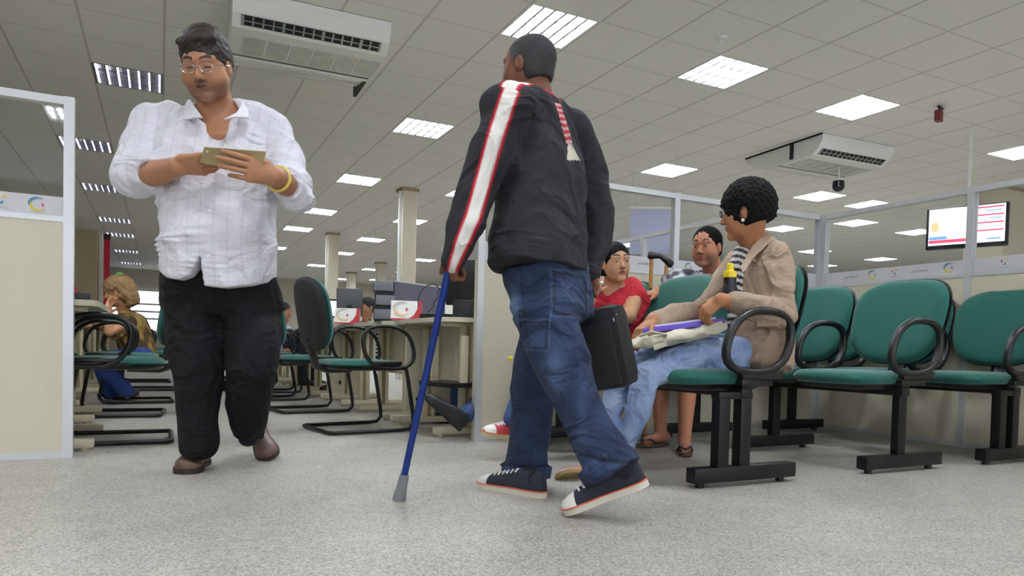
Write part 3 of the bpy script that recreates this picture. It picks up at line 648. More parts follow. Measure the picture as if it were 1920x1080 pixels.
# ================================================================== FIGURE TOOLKIT (implicit surfaces meshed with surface nets)
def A(p): return np.array(p, dtype=np.float64)
RH = A(_r0); FH = A((_f.x, _f.y, 0)); FH = FH/np.linalg.norm(FH); UP = A((0, 0, 1))
def nrm(v): v = A(v); return v/np.linalg.norm(v)
def P3(px, py, D): return A(at(px, py, D))
def ground(px, py, z=0.0):
    d = (px-PX)/FPX*_r - (py-PY)/FPX*_u + _f; return A(EYE + d*((z-EYE.z)/d.z))
class Field:
    def __init__(s, lo, hi, h):
        s.lo = A(lo); s.h = h; s.n = np.maximum(4, np.ceil((A(hi)-s.lo)/h).astype(int)+1)
        s.F = np.full(tuple(s.n), .2, dtype=np.float32)
    def sub(s, lo, hi, m):
        a = np.clip(np.floor((A(lo)-m-s.lo)/s.h).astype(int), 0, s.n); b = np.clip(np.ceil((A(hi)+m-s.lo)/s.h).astype(int)+1, 0, s.n)
        if (b <= a).any(): return None
        sl = tuple(slice(int(x), int(y)) for x, y in zip(a, b))
        ax = [(s.lo[i]+s.h*np.arange(a[i], b[i])).astype(np.float32) for i in range(3)]
        return sl, np.meshgrid(*ax, indexing='ij', sparse=True)
    def merge(s, sl, d, k, op):
        f = s.F[sl]
        if op == 'u':
            hh = np.maximum(k-np.abs(f-d), 0)/max(k, 1e-6); s.F[sl] = np.minimum(f, d)-hh*hh*k*.25
        else:
            d = -d; hh = np.maximum(k-np.abs(f-d), 0)/max(k, 1e-6); s.F[sl] = np.maximum(f, d)+hh*hh*k*.25
    @staticmethod
    def _capd(G, a, b, ra, rb):
        X, Y, Z = G; d = b-a; L2 = float(d@d)+1e-12
        t = np.clip(((X-a[0])*d[0]+(Y-a[1])*d[1]+(Z-a[2])*d[2])/L2, 0, 1)
        return np.sqrt((X-a[0]-t*d[0])**2+(Y-a[1]-t*d[1])**2+(Z-a[2]-t*d[2])**2)-(ra+(rb-ra)*t)
    def cap(s, a, b, ra, rb=None, k=.02, op='u'):
        return s.chain([a, b], [ra, ra if rb is None else rb], k, op)
    def chain(s, pts, rs, k=.02, op='u'):
        """one smooth limb: spheres swept along pts"""
        P = np.stack([A(p) for p in pts]); m = max(rs)+k+2*s.h; q = s.sub(P.min(0), P.max(0), m)
        if q is None: return s
        sl, G = q; D = None
        for i in range(len(P)-1):
            e = s._capd(G, P[i], P[i+1], rs[i], rs[i+1])
            if D is None: D = e
            else: kk = .012; hh = np.maximum(kk-np.abs(D-e), 0)/kk; D = np.minimum(D, e)-hh*hh*kk*.06
        s.merge(sl, D.astype(np.float32), k, op); return s
    def ell(s, c, r, R=None, k=.02, op='u'):
        """ellipsoid; R = rows are the local axes"""
        c, r = A(c), A(r); R = np.eye(3) if R is None else A(R); m = float(max(r))+k+2*s.h
        q = s.sub(c, c, m)
        if q is None: return s
        sl, (X, Y, Z) = q; X, Y, Z = X-c[0], Y-c[1], Z-c[2]
        l = [(R[i, 0]*X+R[i, 1]*Y+R[i, 2]*Z) for i in range(3)]
        k0 = np.sqrt(sum((l[i]/r[i])**2 for i in range(3))); k1 = np.sqrt(sum((l[i]/r[i]**2)**2 for i in range(3)))+1e-9
        s.merge(sl, np.where(k0 < .5, (k0-1)*r.min(), k0*(k0-1)/k1).astype(np.float32), k, op); return s
    def loft(s, pts, xdir, k=.02, op='u', capr=.03, e=2.0, sub=4):
        """pts: (centre, a, b) stacked elliptical sections; a along xdir, b across; sections are splined"""
        Q = np.stack([np.concatenate([A(p), [a, b]]) for p, a, b in pts])
        if len(Q) > 2:
            E = np.vstack([2*Q[0]-Q[1], Q, 2*Q[-1]-Q[-2]]); o = []
            for i in range(1, len(E)-2):
                for j in range(sub):
                    t = j/sub; o.append(.5*((2*E[i])+(E[i+1]-E[i-1])*t+(2*E[i-1]-5*E[i]+4*E[i+1]-E[i+2])*t*t+(3*E[i]-E[i-1]-3*E[i+1]+E[i+2])*t**3))
            o.append(Q[-1]); Q = np.stack(o)
        m = float(Q[:, 3:].max())+k+2*s.h; q = s.sub(Q[:, :3].min(0), Q[:, :3].max(0), m)
        if q is None: return s
        sl, (GX_, GY_, GZ_) = q; D = None
        for i in range(len(Q)-1):
            p0, p1 = Q[i, :3], Q[i+1, :3]; a0, b0 = Q[i, 3:]; a1, b1 = Q[i+1, 3:]
            d = p1-p0; L = np.linalg.norm(d)+1e-9; d = d/L; x = A(xdir)-d*(A(xdir)@d); x /= np.linalg.norm(x); y = np.cross(d, x)
            X, Y, Z = GX_-p0[0], GY_-p0[1], GZ_-p0[2]; pr = d[0]*X+d[1]*Y+d[2]*Z; t = np.clip(pr/L, 0, 1); ex = pr-t*L
            aa = a0+(a1-a0)*t; bb = b0+(b1-b0)*t
            lx = np.abs((x[0]*X+x[1]*Y+x[2]*Z)/aa); ly = np.abs((y[0]*X+y[1]*Y+y[2]*Z)/bb)
            k0 = (lx**e+ly**e+np.abs(ex/capr)**e)**(1/e)+1e-6
            k1 = np.sqrt((lx/aa)**2+(ly/bb)**2+(ex/capr**2)**2)+1e-6
            f_ = np.where(k0 < .5, (k0-1)*np.minimum(aa, bb)*.7, k0*(k0-1)/np.maximum(k1, 1e-3)).clip(-.2, .3)
            D = f_ if D is None else np.minimum(D, f_)
        s.merge(sl, D.astype(np.float32), k, op); return s
    def plane(s, p, n):
        """cut away everything on the +n side of point p"""
        p, n = A(p), nrm(n); X, Y, Z = np.meshgrid(*[(s.lo[i]+s.h*np.arange(s.n[i])).astype(np.float32) for i in range(3)], indexing='ij', sparse=True)
        s.F = np.maximum(s.F, ((X-p[0])*n[0]+(Y-p[1])*n[1]+(Z-p[2])*n[2]).astype(np.float32)); return s
    def disp(s, fn):
        X, Y, Z = np.meshgrid(*[(s.lo[i]+s.h*np.arange(s.n[i])).astype(np.float32) for i in range(3)], indexing='ij', sparse=True)
        s.F = s.F+fn(X, Y, Z).astype(np.float32); return s
    def nets(s):
        F = s.F; F[0] = F[-1] = .1; F[:, 0] = F[:, -1] = .1; F[:, :, 0] = F[:, :, -1] = .1
        I = F < 0; n = F.shape
        c = I[:-1, :-1, :-1].astype(np.int8)
        for dx in (0, 1):
            for dy in (0, 1):
                for dz in (0, 1):
                    if dx+dy+dz: c = c+I[dx:n[0]-1+dx, dy:n[1]-1+dy, dz:n[2]-1+dz]
        act = (c > 0) & (c < 8); ix = np.argwhere(act)
        if len(ix) == 0: return np.zeros((0, 3)), np.zeros((0, 4), int)
        ids = np.full(act.shape, -1, np.int64); ids[act] = np.arange(len(ix))
        acc = np.zeros((len(ix), 3)); cnt = np.zeros(len(ix))
        for ax in range(3):
            o = [i for i in range(3) if i != ax]
            for u in (0, 1):
                for v in (0, 1):
                    a = ix.copy(); a[:, o[0]] += u; a[:, o[1]] += v; b = a.copy(); b[:, ax] += 1
                    fa = F[tuple(a.T)]; fb = F[tuple(b.T)]; m = (fa < 0) != (fb < 0)
                    t = np.where(m, fa/(fa-fb+1e-20), 0); p = a.astype(float); p[:, ax] += t
                    acc += p*m[:, None]; cnt += m
        V_ = s.lo+s.h*(acc/cnt[:, None]); Q = []
        for ax in range(3):
            o = [(ax+1) % 3, (ax+2) % 3]; sa = [slice(None)]*3; sb = [slice(None)]*3; sa[ax] = slice(0, -1); sb[ax] = slice(1, None)
            m = I[tuple(sa)] != I[tuple(sb)]; e = np.argwhere(m); e = e[(e[:, o[0]] > 0) & (e[:, o[1]] > 0) & (e[:, o[0]] < n[o[0]]-1) & (e[:, o[1]] < n[o[1]]-1)]
            fl = I[tuple(e.T)]; cc = []
            for u, v in ((0, 0), (1, 0), (1, 1), (0, 1)):
                g = e.copy(); g[:, o[0]] -= u; g[:, o[1]] -= v; cc.append(ids[tuple(g.T)])
            q = np.stack(cc, 1); q[fl] = q[fl][:, ::-1]; Q.append(q[:, ::-1])
        return V_, np.concatenate(Q)
def smooth(Vv, Q, it=1, lam=.5):
    for _ in range(it):
        acc = np.zeros_like(Vv); cnt = np.zeros(len(Vv))
        for a, b in ((0, 1), (1, 2), (2, 3), (3, 0)):
            np.add.at(acc, Q[:, a], Vv[Q[:, b]]); np.add.at(acc, Q[:, b], Vv[Q[:, a]]); np.add.at(cnt, Q[:, a], 1); np.add.at(cnt, Q[:, b], 1)
        Vv = Vv+lam*(acc/np.maximum(cnt, 1)[:, None]-Vv)
    return Vv
def mesh_from(name, fields, m, parent, color=None, it=1, origin=None):
    vs = []; qs = []; o = 0
    for f in fields:
        v, q = f.nets(); v = smooth(v, q, it+(2 if name not in ('body', 'hair') else 0)); vs.append(v); qs.append(q+o); o += len(v)
    v = np.concatenate(vs); q = np.concatenate(qs); loc = A(parent.location) if parent else np.zeros(3)
    me = bpy.data.meshes.new(name); me.vertices.add(len(v)); me.vertices.foreach_set('co', (v-loc).astype(np.float32).ravel())
    me.loops.add(len(q)*4); me.loops.foreach_set('vertex_index', q.astype(np.int32).ravel())
    me.polygons.add(len(q)); me.polygons.foreach_set('loop_start', np.arange(0, len(q)*4, 4, dtype=np.int32)); me.polygons.foreach_set('loop_total', np.full(len(q), 4, np.int32))
    me.update(calc_edges=True); me.polygons.foreach_set('use_smooth', [True]*len(q)); me.materials.append(m)
    if color is not None:
        c = np.clip(color(v), 0, 255)/255; c = np.where(c <= .04045, c/12.92, ((c+.055)/1.055)**2.4)
        at_ = me.attributes.new('col', 'FLOAT_COLOR', 'POINT'); at_.data.foreach_set('color', np.concatenate([c, np.ones((len(c), 1))], 1).astype(np.float32).ravel())
    ob = bpy.data.objects.new(name, me); C.objects.link(ob)
    if parent: ob.parent = parent
    return ob
def waves(seed, n, fmin, fmax, amp, squash=(1, 1, 1)):
    rg = np.random.RandomState(seed); K = []
    for _ in range(n):
        d = rg.normal(size=3)*A(squash); d /= np.linalg.norm(d); f = rg.uniform(fmin, fmax)*2*math.pi; K.append((*(d*f), rg.uniform(0, 6.28), rg.uniform(.5, 1)))
    def fn(X, Y, Z):
        w1 = .012*np.sin(17*X+9*Z+seed)+.012*np.sin(13*Y-15*Z+2*seed); s = 0
        for a, b, c, ph, am in K: s = s+am*np.sin(a*(X+w1)+b*(Y-w1)+c*(Z+w1)+ph)
        return amp*s/n**.5
    return fn
def vnoise(seed, scale, X, Y, Z, st=(1, 1, 1)):
    g = np.random.RandomState(seed).uniform(-1, 1, (24, 24, 24)).astype(np.float32)
    c = [((a+50.0)*scale*k).astype(np.float32) for a, k in zip((X, Y, Z), st)]; i = [np.floor(a).astype(np.int32) for a in c]
    t = [a-b for a, b in zip(c, i)]; t = [a*a*(3-2*a) for a in t]; i0_ = [a % 24 for a in i]; i1_ = [(a+1) % 24 for a in i]; r = 0
    for dx in (0, 1):
        for dy in (0, 1):
            for dz in (0, 1):
                w_ = (t[0] if dx else 1-t[0])*(t[1] if dy else 1-t[1])*(t[2] if dz else 1-t[2])
                r = r+w_*g[(i1_ if dx else i0_)[0], (i1_ if dy else i0_)[1], (i1_ if dz else i0_)[2]]
    return r
def cloth(seed, amp=.008, scale=7, st=(1, 1, 1), fine=.4):
    """soft folds: ridged value noise, ridges stand out, valleys sink"""
    def fn(X, Y, Z):
        w1 = .05*vnoise(seed+7, 5, X, Y, Z); n1 = vnoise(seed, scale, X+w1, Y-w1, Z+w1, st); n2 = vnoise(seed+1, scale*2.2, X-w1, Y+w1, Z, st); n0 = vnoise(seed+2, scale*.45, X, Y, Z)
        return amp*((np.sqrt(n1*n1+.012)*2-.6)+fine*(np.sqrt(n2*n2+.012)*2-.6)+.5*n0)
    return fn
def curls(seed, f, amp):
    rg = np.random.RandomState(seed); ph = rg.uniform(0, 6.28, 9)
    def fn(X, Y, Z):
        return amp*(np.sin(f*X+ph[0]+1.3*np.sin(.6*f*Y))*np.sin(f*Y+ph[1]+1.1*np.sin(.5*f*Z))*np.sin(f*Z+ph[2])+.6*np.sin(1.9*f*X+ph[3])*np.sin(1.7*f*Z+ph[4])*np.sin(2.1*f*Y+ph[5]))
    return fn
def frame(fwd, up=UP):
    """rows: right, forward, up"""
    f = nrm(fwd); r = nrm(np.cross(f, A(up))); return np.stack([r, f, np.cross(r, f)])

# ------------------------------------------------------------------ heads
def head_field(c, R, s, neck, fat=0.0, h=.003, nose=1.0, neckr=.056, chest=None, open_mouth=False, male=True):
    """c head centre, R rows right/forward/up, neck = list of points down the neck"""
    c = A(c)
    def L(x, y, z): return c+s*(x*R[0]+y*R[1]+z*R[2])
    allp = np.stack([c-.16*s, c+.16*s]+[A(p)-.1 for p in neck]+[A(p)+.1 for p in neck]+([A(q[0])+d for q in (chest or []) for d in (-.2, .2)]))
    f = Field(allp.min(0), allp.max(0), h)
    E = lambda x, y, z, a, b, d, k=.02, op='u': f.ell(L(x, y, z), (a*s, b*s, d*s), R, k*s, op)
    E(0, -.014, .036, .075, .095, .083); E(0, .032, .012, .062+.4*fat, .060, .088, .03)
    E(0, .030, -.056, .047+fat, .053, .046+.5*fat, .03); f.cap(L(-.008, .072, -.094), L(.008, .072, -.094), .018*s, .018*s, .028*s)
    for q in (-1, 1):
        E(q*(.040+.5*fat), .052, -.030, .028+.5*fat, .030, .036, .03)
        f.cap(L(q*.052, .0, -.035), L(q*(.040+.5*fat), .030, -.078), .018*s, .020*s, .03*s)
        f.cap(L(q*.012, .086, .032), L(q*.046, .074, .034), .0085*s, .008*s, .014*s)
        E(q*.031, .100, .012, .018, .014, .010, .012, 's')
        E(q*.031, .0755, .009, .0145, .0145, .0130, .004)
        f.cap(L(q*.017, .0855, .0125), L(q*.045, .078, .0125), .0035*s, .0035*s, .004*s)
        E(q*.077, -.006, -.002, .008, .019, .031, .006); E(q*.086, -.002, .002, .006, .010, .018, .004, 's')
        f.ell(L(q*.011, .100, -.027), (.0085*s, .010*s, .0075*s), R, .006*s)
    f.cap(L(0, .084, .018), L(0, .104*nose+.002, -.018), .0075*s, .0095*s, .010*s); f.ell(L(0, .104*nose+.003, -.022), (.012*s, .012*s, .010*s), R, .008*s)
    f.cap(L(-.020, .084, -.053), L(0, .0915, -.050), .004*s, .0062*s, .007*s); f.cap(L(.020, .084, -.053), L(0, .0915, -.050), .004*s, .0062*s, .007*s)
    f.cap(L(-.016, .084, -.0615), L(.016, .084, -.0615), .0062*s, .0062*s, .008*s); E(0, .089, -.062, .012, .006, .006, .006)
    f.cap(L(-.021, .092, -.0565), L(.021, .092, -.0565), .0014*s, .0014*s, .003*s, 's')
    if open_mouth: E(0, .094, -.057, .012, .008, .0045, .003, 's')
    pts = [L(0, -.028, -.045)]+[A(p) for p in neck]; rs = [.055*s]+[neckr]*(len(neck))
    f.chain(pts, rs, .03)
    if chest: f.loft(chest, RH, .06, capr=.05)
    return f, L
def face_color(c, R, s, skin, brow=(38, 28, 24), lip=None, iris=(40, 26, 18), stubble=0.0, stubcol=(70, 55, 48), closed=False, browz=.040):
    c = A(c); skin = A(skin); lip = A(lip if lip is not None else skin*A((.86, .66, .64)))
    def fn(v):
        l = (v-c)@R.T/s; x, y, z = l[:, 0], l[:, 1], l[:, 2]; out = np.tile(skin, (len(v), 1)).astype(float)
        def mix(m, col): out[:] = out*(1-m[:, None])+A(col)*m[:, None]
        fr = y > .045
        if stubble:
            mix((((np.abs(x) < .024)*(np.abs(z+.042) < .007)*fr)*min(.75, stubble*1.1)), stubcol)
            m = np.clip(1-np.abs((z+.075)/.045), 0, 1)*np.clip((y-.0)/.04, 0, 1)*(z < -.033); mix(np.clip(m*1.6, 0, 1)*stubble, stubcol)
        m = ((np.abs(x) < .022)*(np.abs(z+.057) < .0105*(1-(x/.024)**2*.8))*(y > .07))*1.0; mix(m*.85, lip)
        m = ((np.abs(x) < .019)*(np.abs(z+.0565) < .0013)*(y > .07))*1.0; mix(m, lip*.35)
        a = np.abs(x); m = ((a > .012)*(a < .050)*(np.abs(z-(browz+.006*np.sin((a-.012)/.038*2.6))) < .0048)*(y > .055))*1.0; mix(m*.9, brow)
        e = np.sqrt(((a-.031)/.0130)**2+((z-.008)/(.0050 if not closed else .0032))**2); m = ((e < 1)*(y > .07))*1.0
        if closed: mix(m*.8, (40, 25, 22)); mix(((np.abs(e-1) < .1)*(y > .07))*.2, (60, 40, 36))
        else:
            mix(m, (188, 174, 162)); mix((((a-.031)**2+(z-.008)**2 < .0057**2)*(y > .07))*1.0, iris); mix(((np.abs(e-1.12) < .14)*(y > .07)*(z > .006))*.85, (35, 24, 22))
        m = ((np.abs(a-.008) < .004)*(np.abs(z+.031) < .003)*(y > .08))*1.0; mix(m*.7, skin*.4)
        return out
    return fn
def hair_cap(c, R, s, grow=.010, face=(.0, .105, -.045, .068, .062, .105), low=-.05, h=.003, fn=None, extra=None, top=0, side=1.0):
    c = A(c)
    def L(x, y, z): return c+s*(x*R[0]+y*R[1]+z*R[2])
    f = Field(c-.22*s, c+.22*s, h)
    f.ell(L(0, -.016, .038+top*.5), ((.076+grow*side)*s, (.096+grow)*s, (.084+grow+top)*s), R, .01)
    f.ell(L(0, -.035, -.018), ((.067+grow*side)*s, (.062+grow)*s, .07*s), R, .02)
    if extra: extra(f, L)
    if fn: f.disp(fn)
    x, y, z, a, b, d = face; f.ell(L(x, y, z), (a*s, b*s, d*s), R, .008, 's')
    f.plane(L(0, -.02, low), -(R[2]*.9+R[1]*.25))
    for q in (-1, 1): f.ell(L(q*.084, .004, -.008), (.020*s, .022*s, .034*s), R, .004, 's')
    return f
# ------------------------------------------------------------------ hands
def hand_prims(f, wrist, fdir, back, thumb_side, curl=(.3, .5, .4), s=1.0, spread=.06, thumb_dir=None, thumb_curl=.3):
    """fdir finger direction, back = back-of-hand normal, thumb_side = direction of the thumb across the palm"""
    y = nrm(fdir); z = nrm(A(back)-y*(A(back)@y)); x = np.cross(y, z); x = x if x@A(thumb_side) > 0 else -x; w0 = A(wrist)
    def L(a, b, c_): return w0+s*(a*x+b*y+c_*z)
    R = np.stack([x, y, z])
    f.loft([(L(0, -.01, 0), .029*s, .020*s), (L(0, .03, 0), .036*s, .018*s), (L(0, .082, 0), .043*s, .014*s)], x, .012, capr=.012)
    f.ell(L(.028, .035, -.010), (.016*s, .030*s, .015*s), R, .012)
    for i, (rx, ry, ln, r) in enumerate(((.033, .082, 1.0, .0085), (.0115, .087, 1.1, .0088), (-.0105, .084, 1.03, .0084), (-.031, .074, .82, .0074))):
        p = L(rx, ry, 0); ang = 0; sp = spread*(1.2-i)*.8; pts = [p]
        for j, (lg, cu) in enumerate(zip((.044, .027, .021), curl if not isinstance(curl[0], (tuple, list)) else curl[i])):
            ang += cu; d = (math.cos(ang)*y-math.sin(ang)*z)+sp*x; p = p+nrm(d)*lg*ln*s; pts.append(p)
        f.chain(pts, [r*1.12*s, r*1.03*s, r*.95*s, r*.82*s], .006)
    td = nrm(A(thumb_dir)) if thumb_dir is not None else nrm(.62*x+.75*y-.25*z)
    p0 = L(.030, .022, -.006); p1 = p0+td*.040*s; d2 = nrm(td*(1-thumb_curl)+y*thumb_curl-z*thumb_curl*.3); p2 = p1+d2*.030*s; p3 = p2+nrm(d2+y*thumb_curl*.4)*.022*s
    f.chain([p0, p1, p2, p3], [.014*s, .0115*s, .0105*s, .0085*s], .010)
# ------------------------------------------------------------------ shoes
def shoe(parent, heel, toe, up, W=.10, H=.085, kind='leather', top=None, side=None, col=None, solecol=None, name='shoe', sole=.024, length=None, round_toe=.0):
    """heel/toe: points on the sole bottom"""
    heel, toe = A(heel), A(toe); y = nrm(toe-heel); z = nrm(A(up)-y*(A(up)@y)); x = np.cross(y, z); Ls = length or np.linalg.norm(toe-heel)
    loc = A(parent.location)
    def L(a, b, c_): return Vector(heel+a*x+b*y+c_*z-loc)
    pr = [(0.0, .18, .55), (.02, .40, .92), (.10, .62, 1.0), (.25, .70, 1.0), (.40, .68, .92), (.52, .74, .80), (.66, .88, .66), (.80, .98, .56), (.90, .90, .46), (.97, .62, .34), (1.0, .22, .20)]
    def section(t, wq, hq, n=9):
        w2 = W/2*wq; hh = H*hq; cx_ = W*.06*math.sin(t*math.pi)
        return [L(cx_+w2*math.cos(a)*(1 if abs(math.cos(a)) < .99 else 1), t*Ls, sole*.7+hh*max(0, math.sin(a))**.75) for a in [math.pi*k/(n-1) for k in range(n)]]
    m_ = MB(); secs = [section(*p) for p in pr]; n = len(secs[0]); vs = [p for s_ in secs for p in s_]; fs = []; mi = []
    for i in range(len(secs)-1):
        for j in range(n-1): fs.append((i*n+j, i*n+j+1, (i+1)*n+j+1, (i+1)*n+j)); mi.append(1 if (kind == 'canvas' and pr[i][0] > .77) else 0)
        fs.append((i*n+n-1, i*n, (i+1)*n, (i+1)*n+n-1)); mi.append(0)
    fs += [tuple(range(n)), tuple(range((len(secs)-1)*n+n-1, (len(secs)-1)*n-1, -1))]; mi += [0, 0]
    m_.add(vs, fs); m_.m = mi
    up_m = {'leather': mat('leather_'+name+str(col), col or (88, 62, 44), .42, bump=(60, .2)), 'canvas': mat('canvas_'+str(col), col or (26, 28, 38), .85, bump=(400, .2))}[kind]
    o = m_.build(name, [up_m, mat('toe_rubber', (226, 224, 214), .5)], parent, True, 75)
    sm = MB(); outl = []
    for k in range(28):
        a = 2*math.pi*k/28; t = .5-.5*math.cos(a); wq = np.interp(t, [0, .03, .12, .3, .45, .66, .82, .93, .98, 1], [.1, .45, .66, .72, .70, .90, 1.0, .82, .5, .12])*1.06
        outl.append((W*.06*math.sin(t*math.pi)+math.copysign(W/2*wq, math.sin(a)) if abs(math.sin(a)) > 1e-6 else 0, -.004+t*(Ls+.008)))
    sc_ = solecol or (40, 32, 28)
    sm.prism([L(a, b, 0) for a, b in outl], z, sole); s_ = sm.build('sole', mat('sole_'+str(sc_), sc_, .6), o, True, 50)
    if kind == 'canvas':
        q = MB(); q.tube([L(a*1.015, b, sole*.98) for a, b in outl], .0026, 6, closed=True); q.build('piping', mat('piping_orange', (214, 92, 60), .6), o)
        q = MB()
        for k in range(6):
            t = .40+.065*k; hq = np.interp(t, [p[0] for p in pr], [p[2] for p in pr])*H+sole*.7
            q.tube([L(-.022, t*Ls, hq-.004), L(0, t*Ls+.006, hq+.004), L(.022, t*Ls, hq-.004)], .0038, 6)
            q.tube([L(-.020, t*Ls, hq-.002), L(.020, t*Ls+.016, hq-.004)], .003, 6)
        q.build('laces', M('paper'), o)
    if top is not None:
        t_ = MB(); a0 = L(0, .13*Ls, H*.75); t_.tube([a0, Vector(A(top)-loc)], [W*.36, W*.37], 16); t_.build('ankle_sock' if kind != 'canvas' else 'shoe_collar', mat('dark_sock', (24, 26, 36), .9), o)
    return o
# ================================================================== PEOPLE
SKIN = lambda n, rough=.5: mat('skin_'+n, (200, 150, 120), rough, vcol=True, spec=.35, noise=(60, .04))
def px(n, D): return n*D/FPX
def const(c): return lambda v: np.tile(A(c).astype(float), (len(v), 1))
def bounds(ps, m):
    a = np.stack([A(p) for p in ps]); return a.min(0)-m, a.max(0)+m

# ------------------------------------------------------------------ man in the white shirt
def man_white():
    base = ground(395, 868); root = empty('person', tuple(base), 0, 'man in an untucked white shirt and black trousers walking forward while reading an envelope', 'person')
    fw = -FH
    hc = P3(389, 128, 2.96); tilt = .42; hd = nrm(fw*math.cos(tilt)-UP*math.sin(tilt)+RH*.05); upv = nrm(UP+RH*-.06); R = frame(hd, upv); s = 1.13
    skin = (172, 122, 90)
    neckp = [P3(405, 212, 3.08), P3(407, 250, 3.12)]
    hf, L = head_field(hc, R, s, neckp, fat=.010, h=.0032, neckr=.074, chest=[(P3(405, 225, 3.10), .13, .07), (P3(406, 275, 3.07), .17, .115)])
    fc = face_color(hc, R, s, skin, brow=(34, 26, 24), lip=(112, 66, 58), stubble=.5, stubcol=(92, 66, 54), closed=True, browz=.036)
    # arms and hands
    eR, wR = P3(262, 331, 2.97), P3(334, 312, 2.81); eL, wL = P3(548, 354, 2.97), P3(514, 330, 2.80)
    af = Field(*bounds([eR, wR, P3(410, 330, 2.72), P3(290, 240, 3.1)], .10), .0035)
    af.chain([P3(272, 302, 3.08), eR, (eR+wR)/2+UP*-.004, wR], [.030, .042, .050, .038], .03)
    hand_prims(af, wR, P3(392, 312, 2.80)-wR, -UP*.9-FH*.55, -FH*.8+UP*.5, curl=((.15, .45, .4), (.2, .5, .45), (.3, .6, .5), (.4, .7, .6)), s=1.15, thumb_dir=nrm(RH*.93-FH*.30+UP*.08), thumb_curl=.1)
    bf = Field(*bounds([eL, wL, P3(455, 325, 2.72), P3(505, 240, 3.1)], .10), .0035)
    bf.chain([P3(533, 310, 3.08), eL, (eL+wL)/2, wL], [.032, .046, .048, .037], .03)
    hand_prims(bf, wL, P3(470, 318, 2.74)-wL, -FH*1.0-UP*.1, UP, curl=((.15, .35, .3), (.2, .38, .3), (.25, .4, .35), (.35, .5, .4)), spread=.02, s=1.18, thumb_dir=nrm(-RH*.8+UP*.5+FH*.35), thumb_curl=.1)
    # hidden trunk and legs
    tf = Field(*bounds([P3(300, 210, 3.1), P3(520, 560, 3.2), P3(380, 870, 3.05), P3(480, 850, 3.2)], .18), .012)
    tf.loft([(P3(405, 250, 3.13), .19, .10), (P3(408, 330, 3.12), .185, .12), (P3(411, 430, 3.12), .20, .14), (P3(413, 530, 3.14), .18, .12)], RH, .04)
    for a, b in ((P3(300, 250, 3.16), eR), (P3(497, 255, 3.17), eL)): tf.cap(P3(405, 255, 3.14), a, .05, .045, .04); tf.cap(a, b, .040, .035, .03)
    hipR, knR, anR = P3(365, 560, 3.12), P3(371, 705, 3.06), P3(372, 845, 3.08); hipL, knL, anL = P3(465, 560, 3.16), P3(474, 700, 3.08), P3(465, 815, 3.25)
    tf.chain([hipR, knR, anR], [.085, .058, .042], .04); tf.chain([hipL, knL, anL], [.08, .05, .03], .04)
    mesh_from('body', [hf, af, bf, tf], SKIN('tan'), root, lambda v: fc(v), 1)
    # hair
    hr = hair_cap(hc, R, s, grow=.012, face=(0, .112, -.042, .072, .064, .108), low=-.02, h=.0035, top=.012, fn=curls(3, 150, .0035), extra=lambda f, L: (f.ell(L(-.02, .058, .105), (.050*s, .036*s, .026*s), R, .02), f.ell(L(.03, .062, .092), (.040*s, .03*s, .02*s), R, .02)))
    mesh_from('hair', [hr], mat('hair_brown', (36, 27, 23), .6, noise=(140, .5)), root)
    # shirt
    sh = Field(*bounds([P3(235, 190, 3.1), P3(565, 560, 3.1)], .20), .0060)
    X = RH
    def row(c, w, y, b, D=3.12, dx=0): return (P3(c, y, D), px(w, D), b)
    sh.loft([row(402, 44, 203, .075, 3.13), row(402, 88, 222, .11), row(401, 108, 255, .145), row(405, 110, 300, .17, 3.10), row(409, 107, 350, .185, 3.09), row(410, 100, 400, .195, 3.08), row(412, 101, 450, .20, 3.08), row(413, 102, 490, .195, 3.09), row(413, 101, 545, .185, 3.10)], X, .03, capr=.02, e=2.3)
    sh.cap(P3(318, 222, 3.13), P3(286, 232, 3.13), .078, .082, .05); sh.cap(P3(480, 224, 3.14), P3(510, 242, 3.14), .074, .078, .05)
    sh.chain([P3(290, 238, 3.13), P3(264, 285, 3.08), P3(249, 330, 3.00)], [.085, .088, .086], .035)
    sh.chain([P3(504, 246, 3.14), P3(532, 300, 3.09), P3(550, 346, 3.0), P3(560, 376, 2.99)], [.080, .082, .080, .066], .035)
    sh.cap(P3(262, 322, 3.0), P3(283, 322, 2.93), .082, .074, .02); sh.cap(P3(551, 345, 3.0), P3(541, 345, 2.92), .078, .068, .02)
    # openings: cuffs, neck, hem
    sh.cap(P3(290, 330, 2.885), P3(345, 318, 2.75), .058, .085, .008, 's'); sh.cap(P3(536, 350, 2.87), P3(500, 328, 2.74), .054, .075, .008, 's')
    sh.ell(P3(404, 205, 3.02), (.095, .14, .075), None, .01, 's')
    sh.cap(P3(404, 200, 3.0), P3(409, 270, 2.93), .062, .022, .008, 's')
    sh.disp(cloth(5, .013, 5.5, (1, 1, 1.15)))
    # curved shirt-tail hem with a gap left of the button strip (lateral position against height)
    ref = P3(393, 500, 3.0)
    def sz(px_, py_): q = P3(px_, py_, 2.98)-ref; return q@RH, q@UP
    hc_ = [sz(*q) for q in ((285, 500), (300, 512), (318, 522), (345, 527), (368, 521), (380, 508), (387, 494), (391, 484), (392.2, 480))]; hd_ = [sz(*q) for q in ((393, 538), (430, 542), (470, 535), (500, 522), (530, 505))]
    xs = [q[0] for q in hc_]+[q[0] for q in hd_]; zs = [q[1] for q in hc_]+[q[1] for q in hd_]
    def hem(X_, Y_, Z_):
        l = (X_-ref[0])*RH[0]+(Y_-ref[1])*RH[1]+0*Z_; d = np.interp(l, xs, zs)-(Z_-ref[2]); return d
    XX, YY, ZZ = np.meshgrid(*[(sh.lo[i]+sh.h*np.arange(sh.n[i])).astype(np.float32) for i in range(3)], indexing='ij', sparse=True)
    sh.F = np.maximum(sh.F, (hem(XX, YY, ZZ)*.7).astype(np.float32))
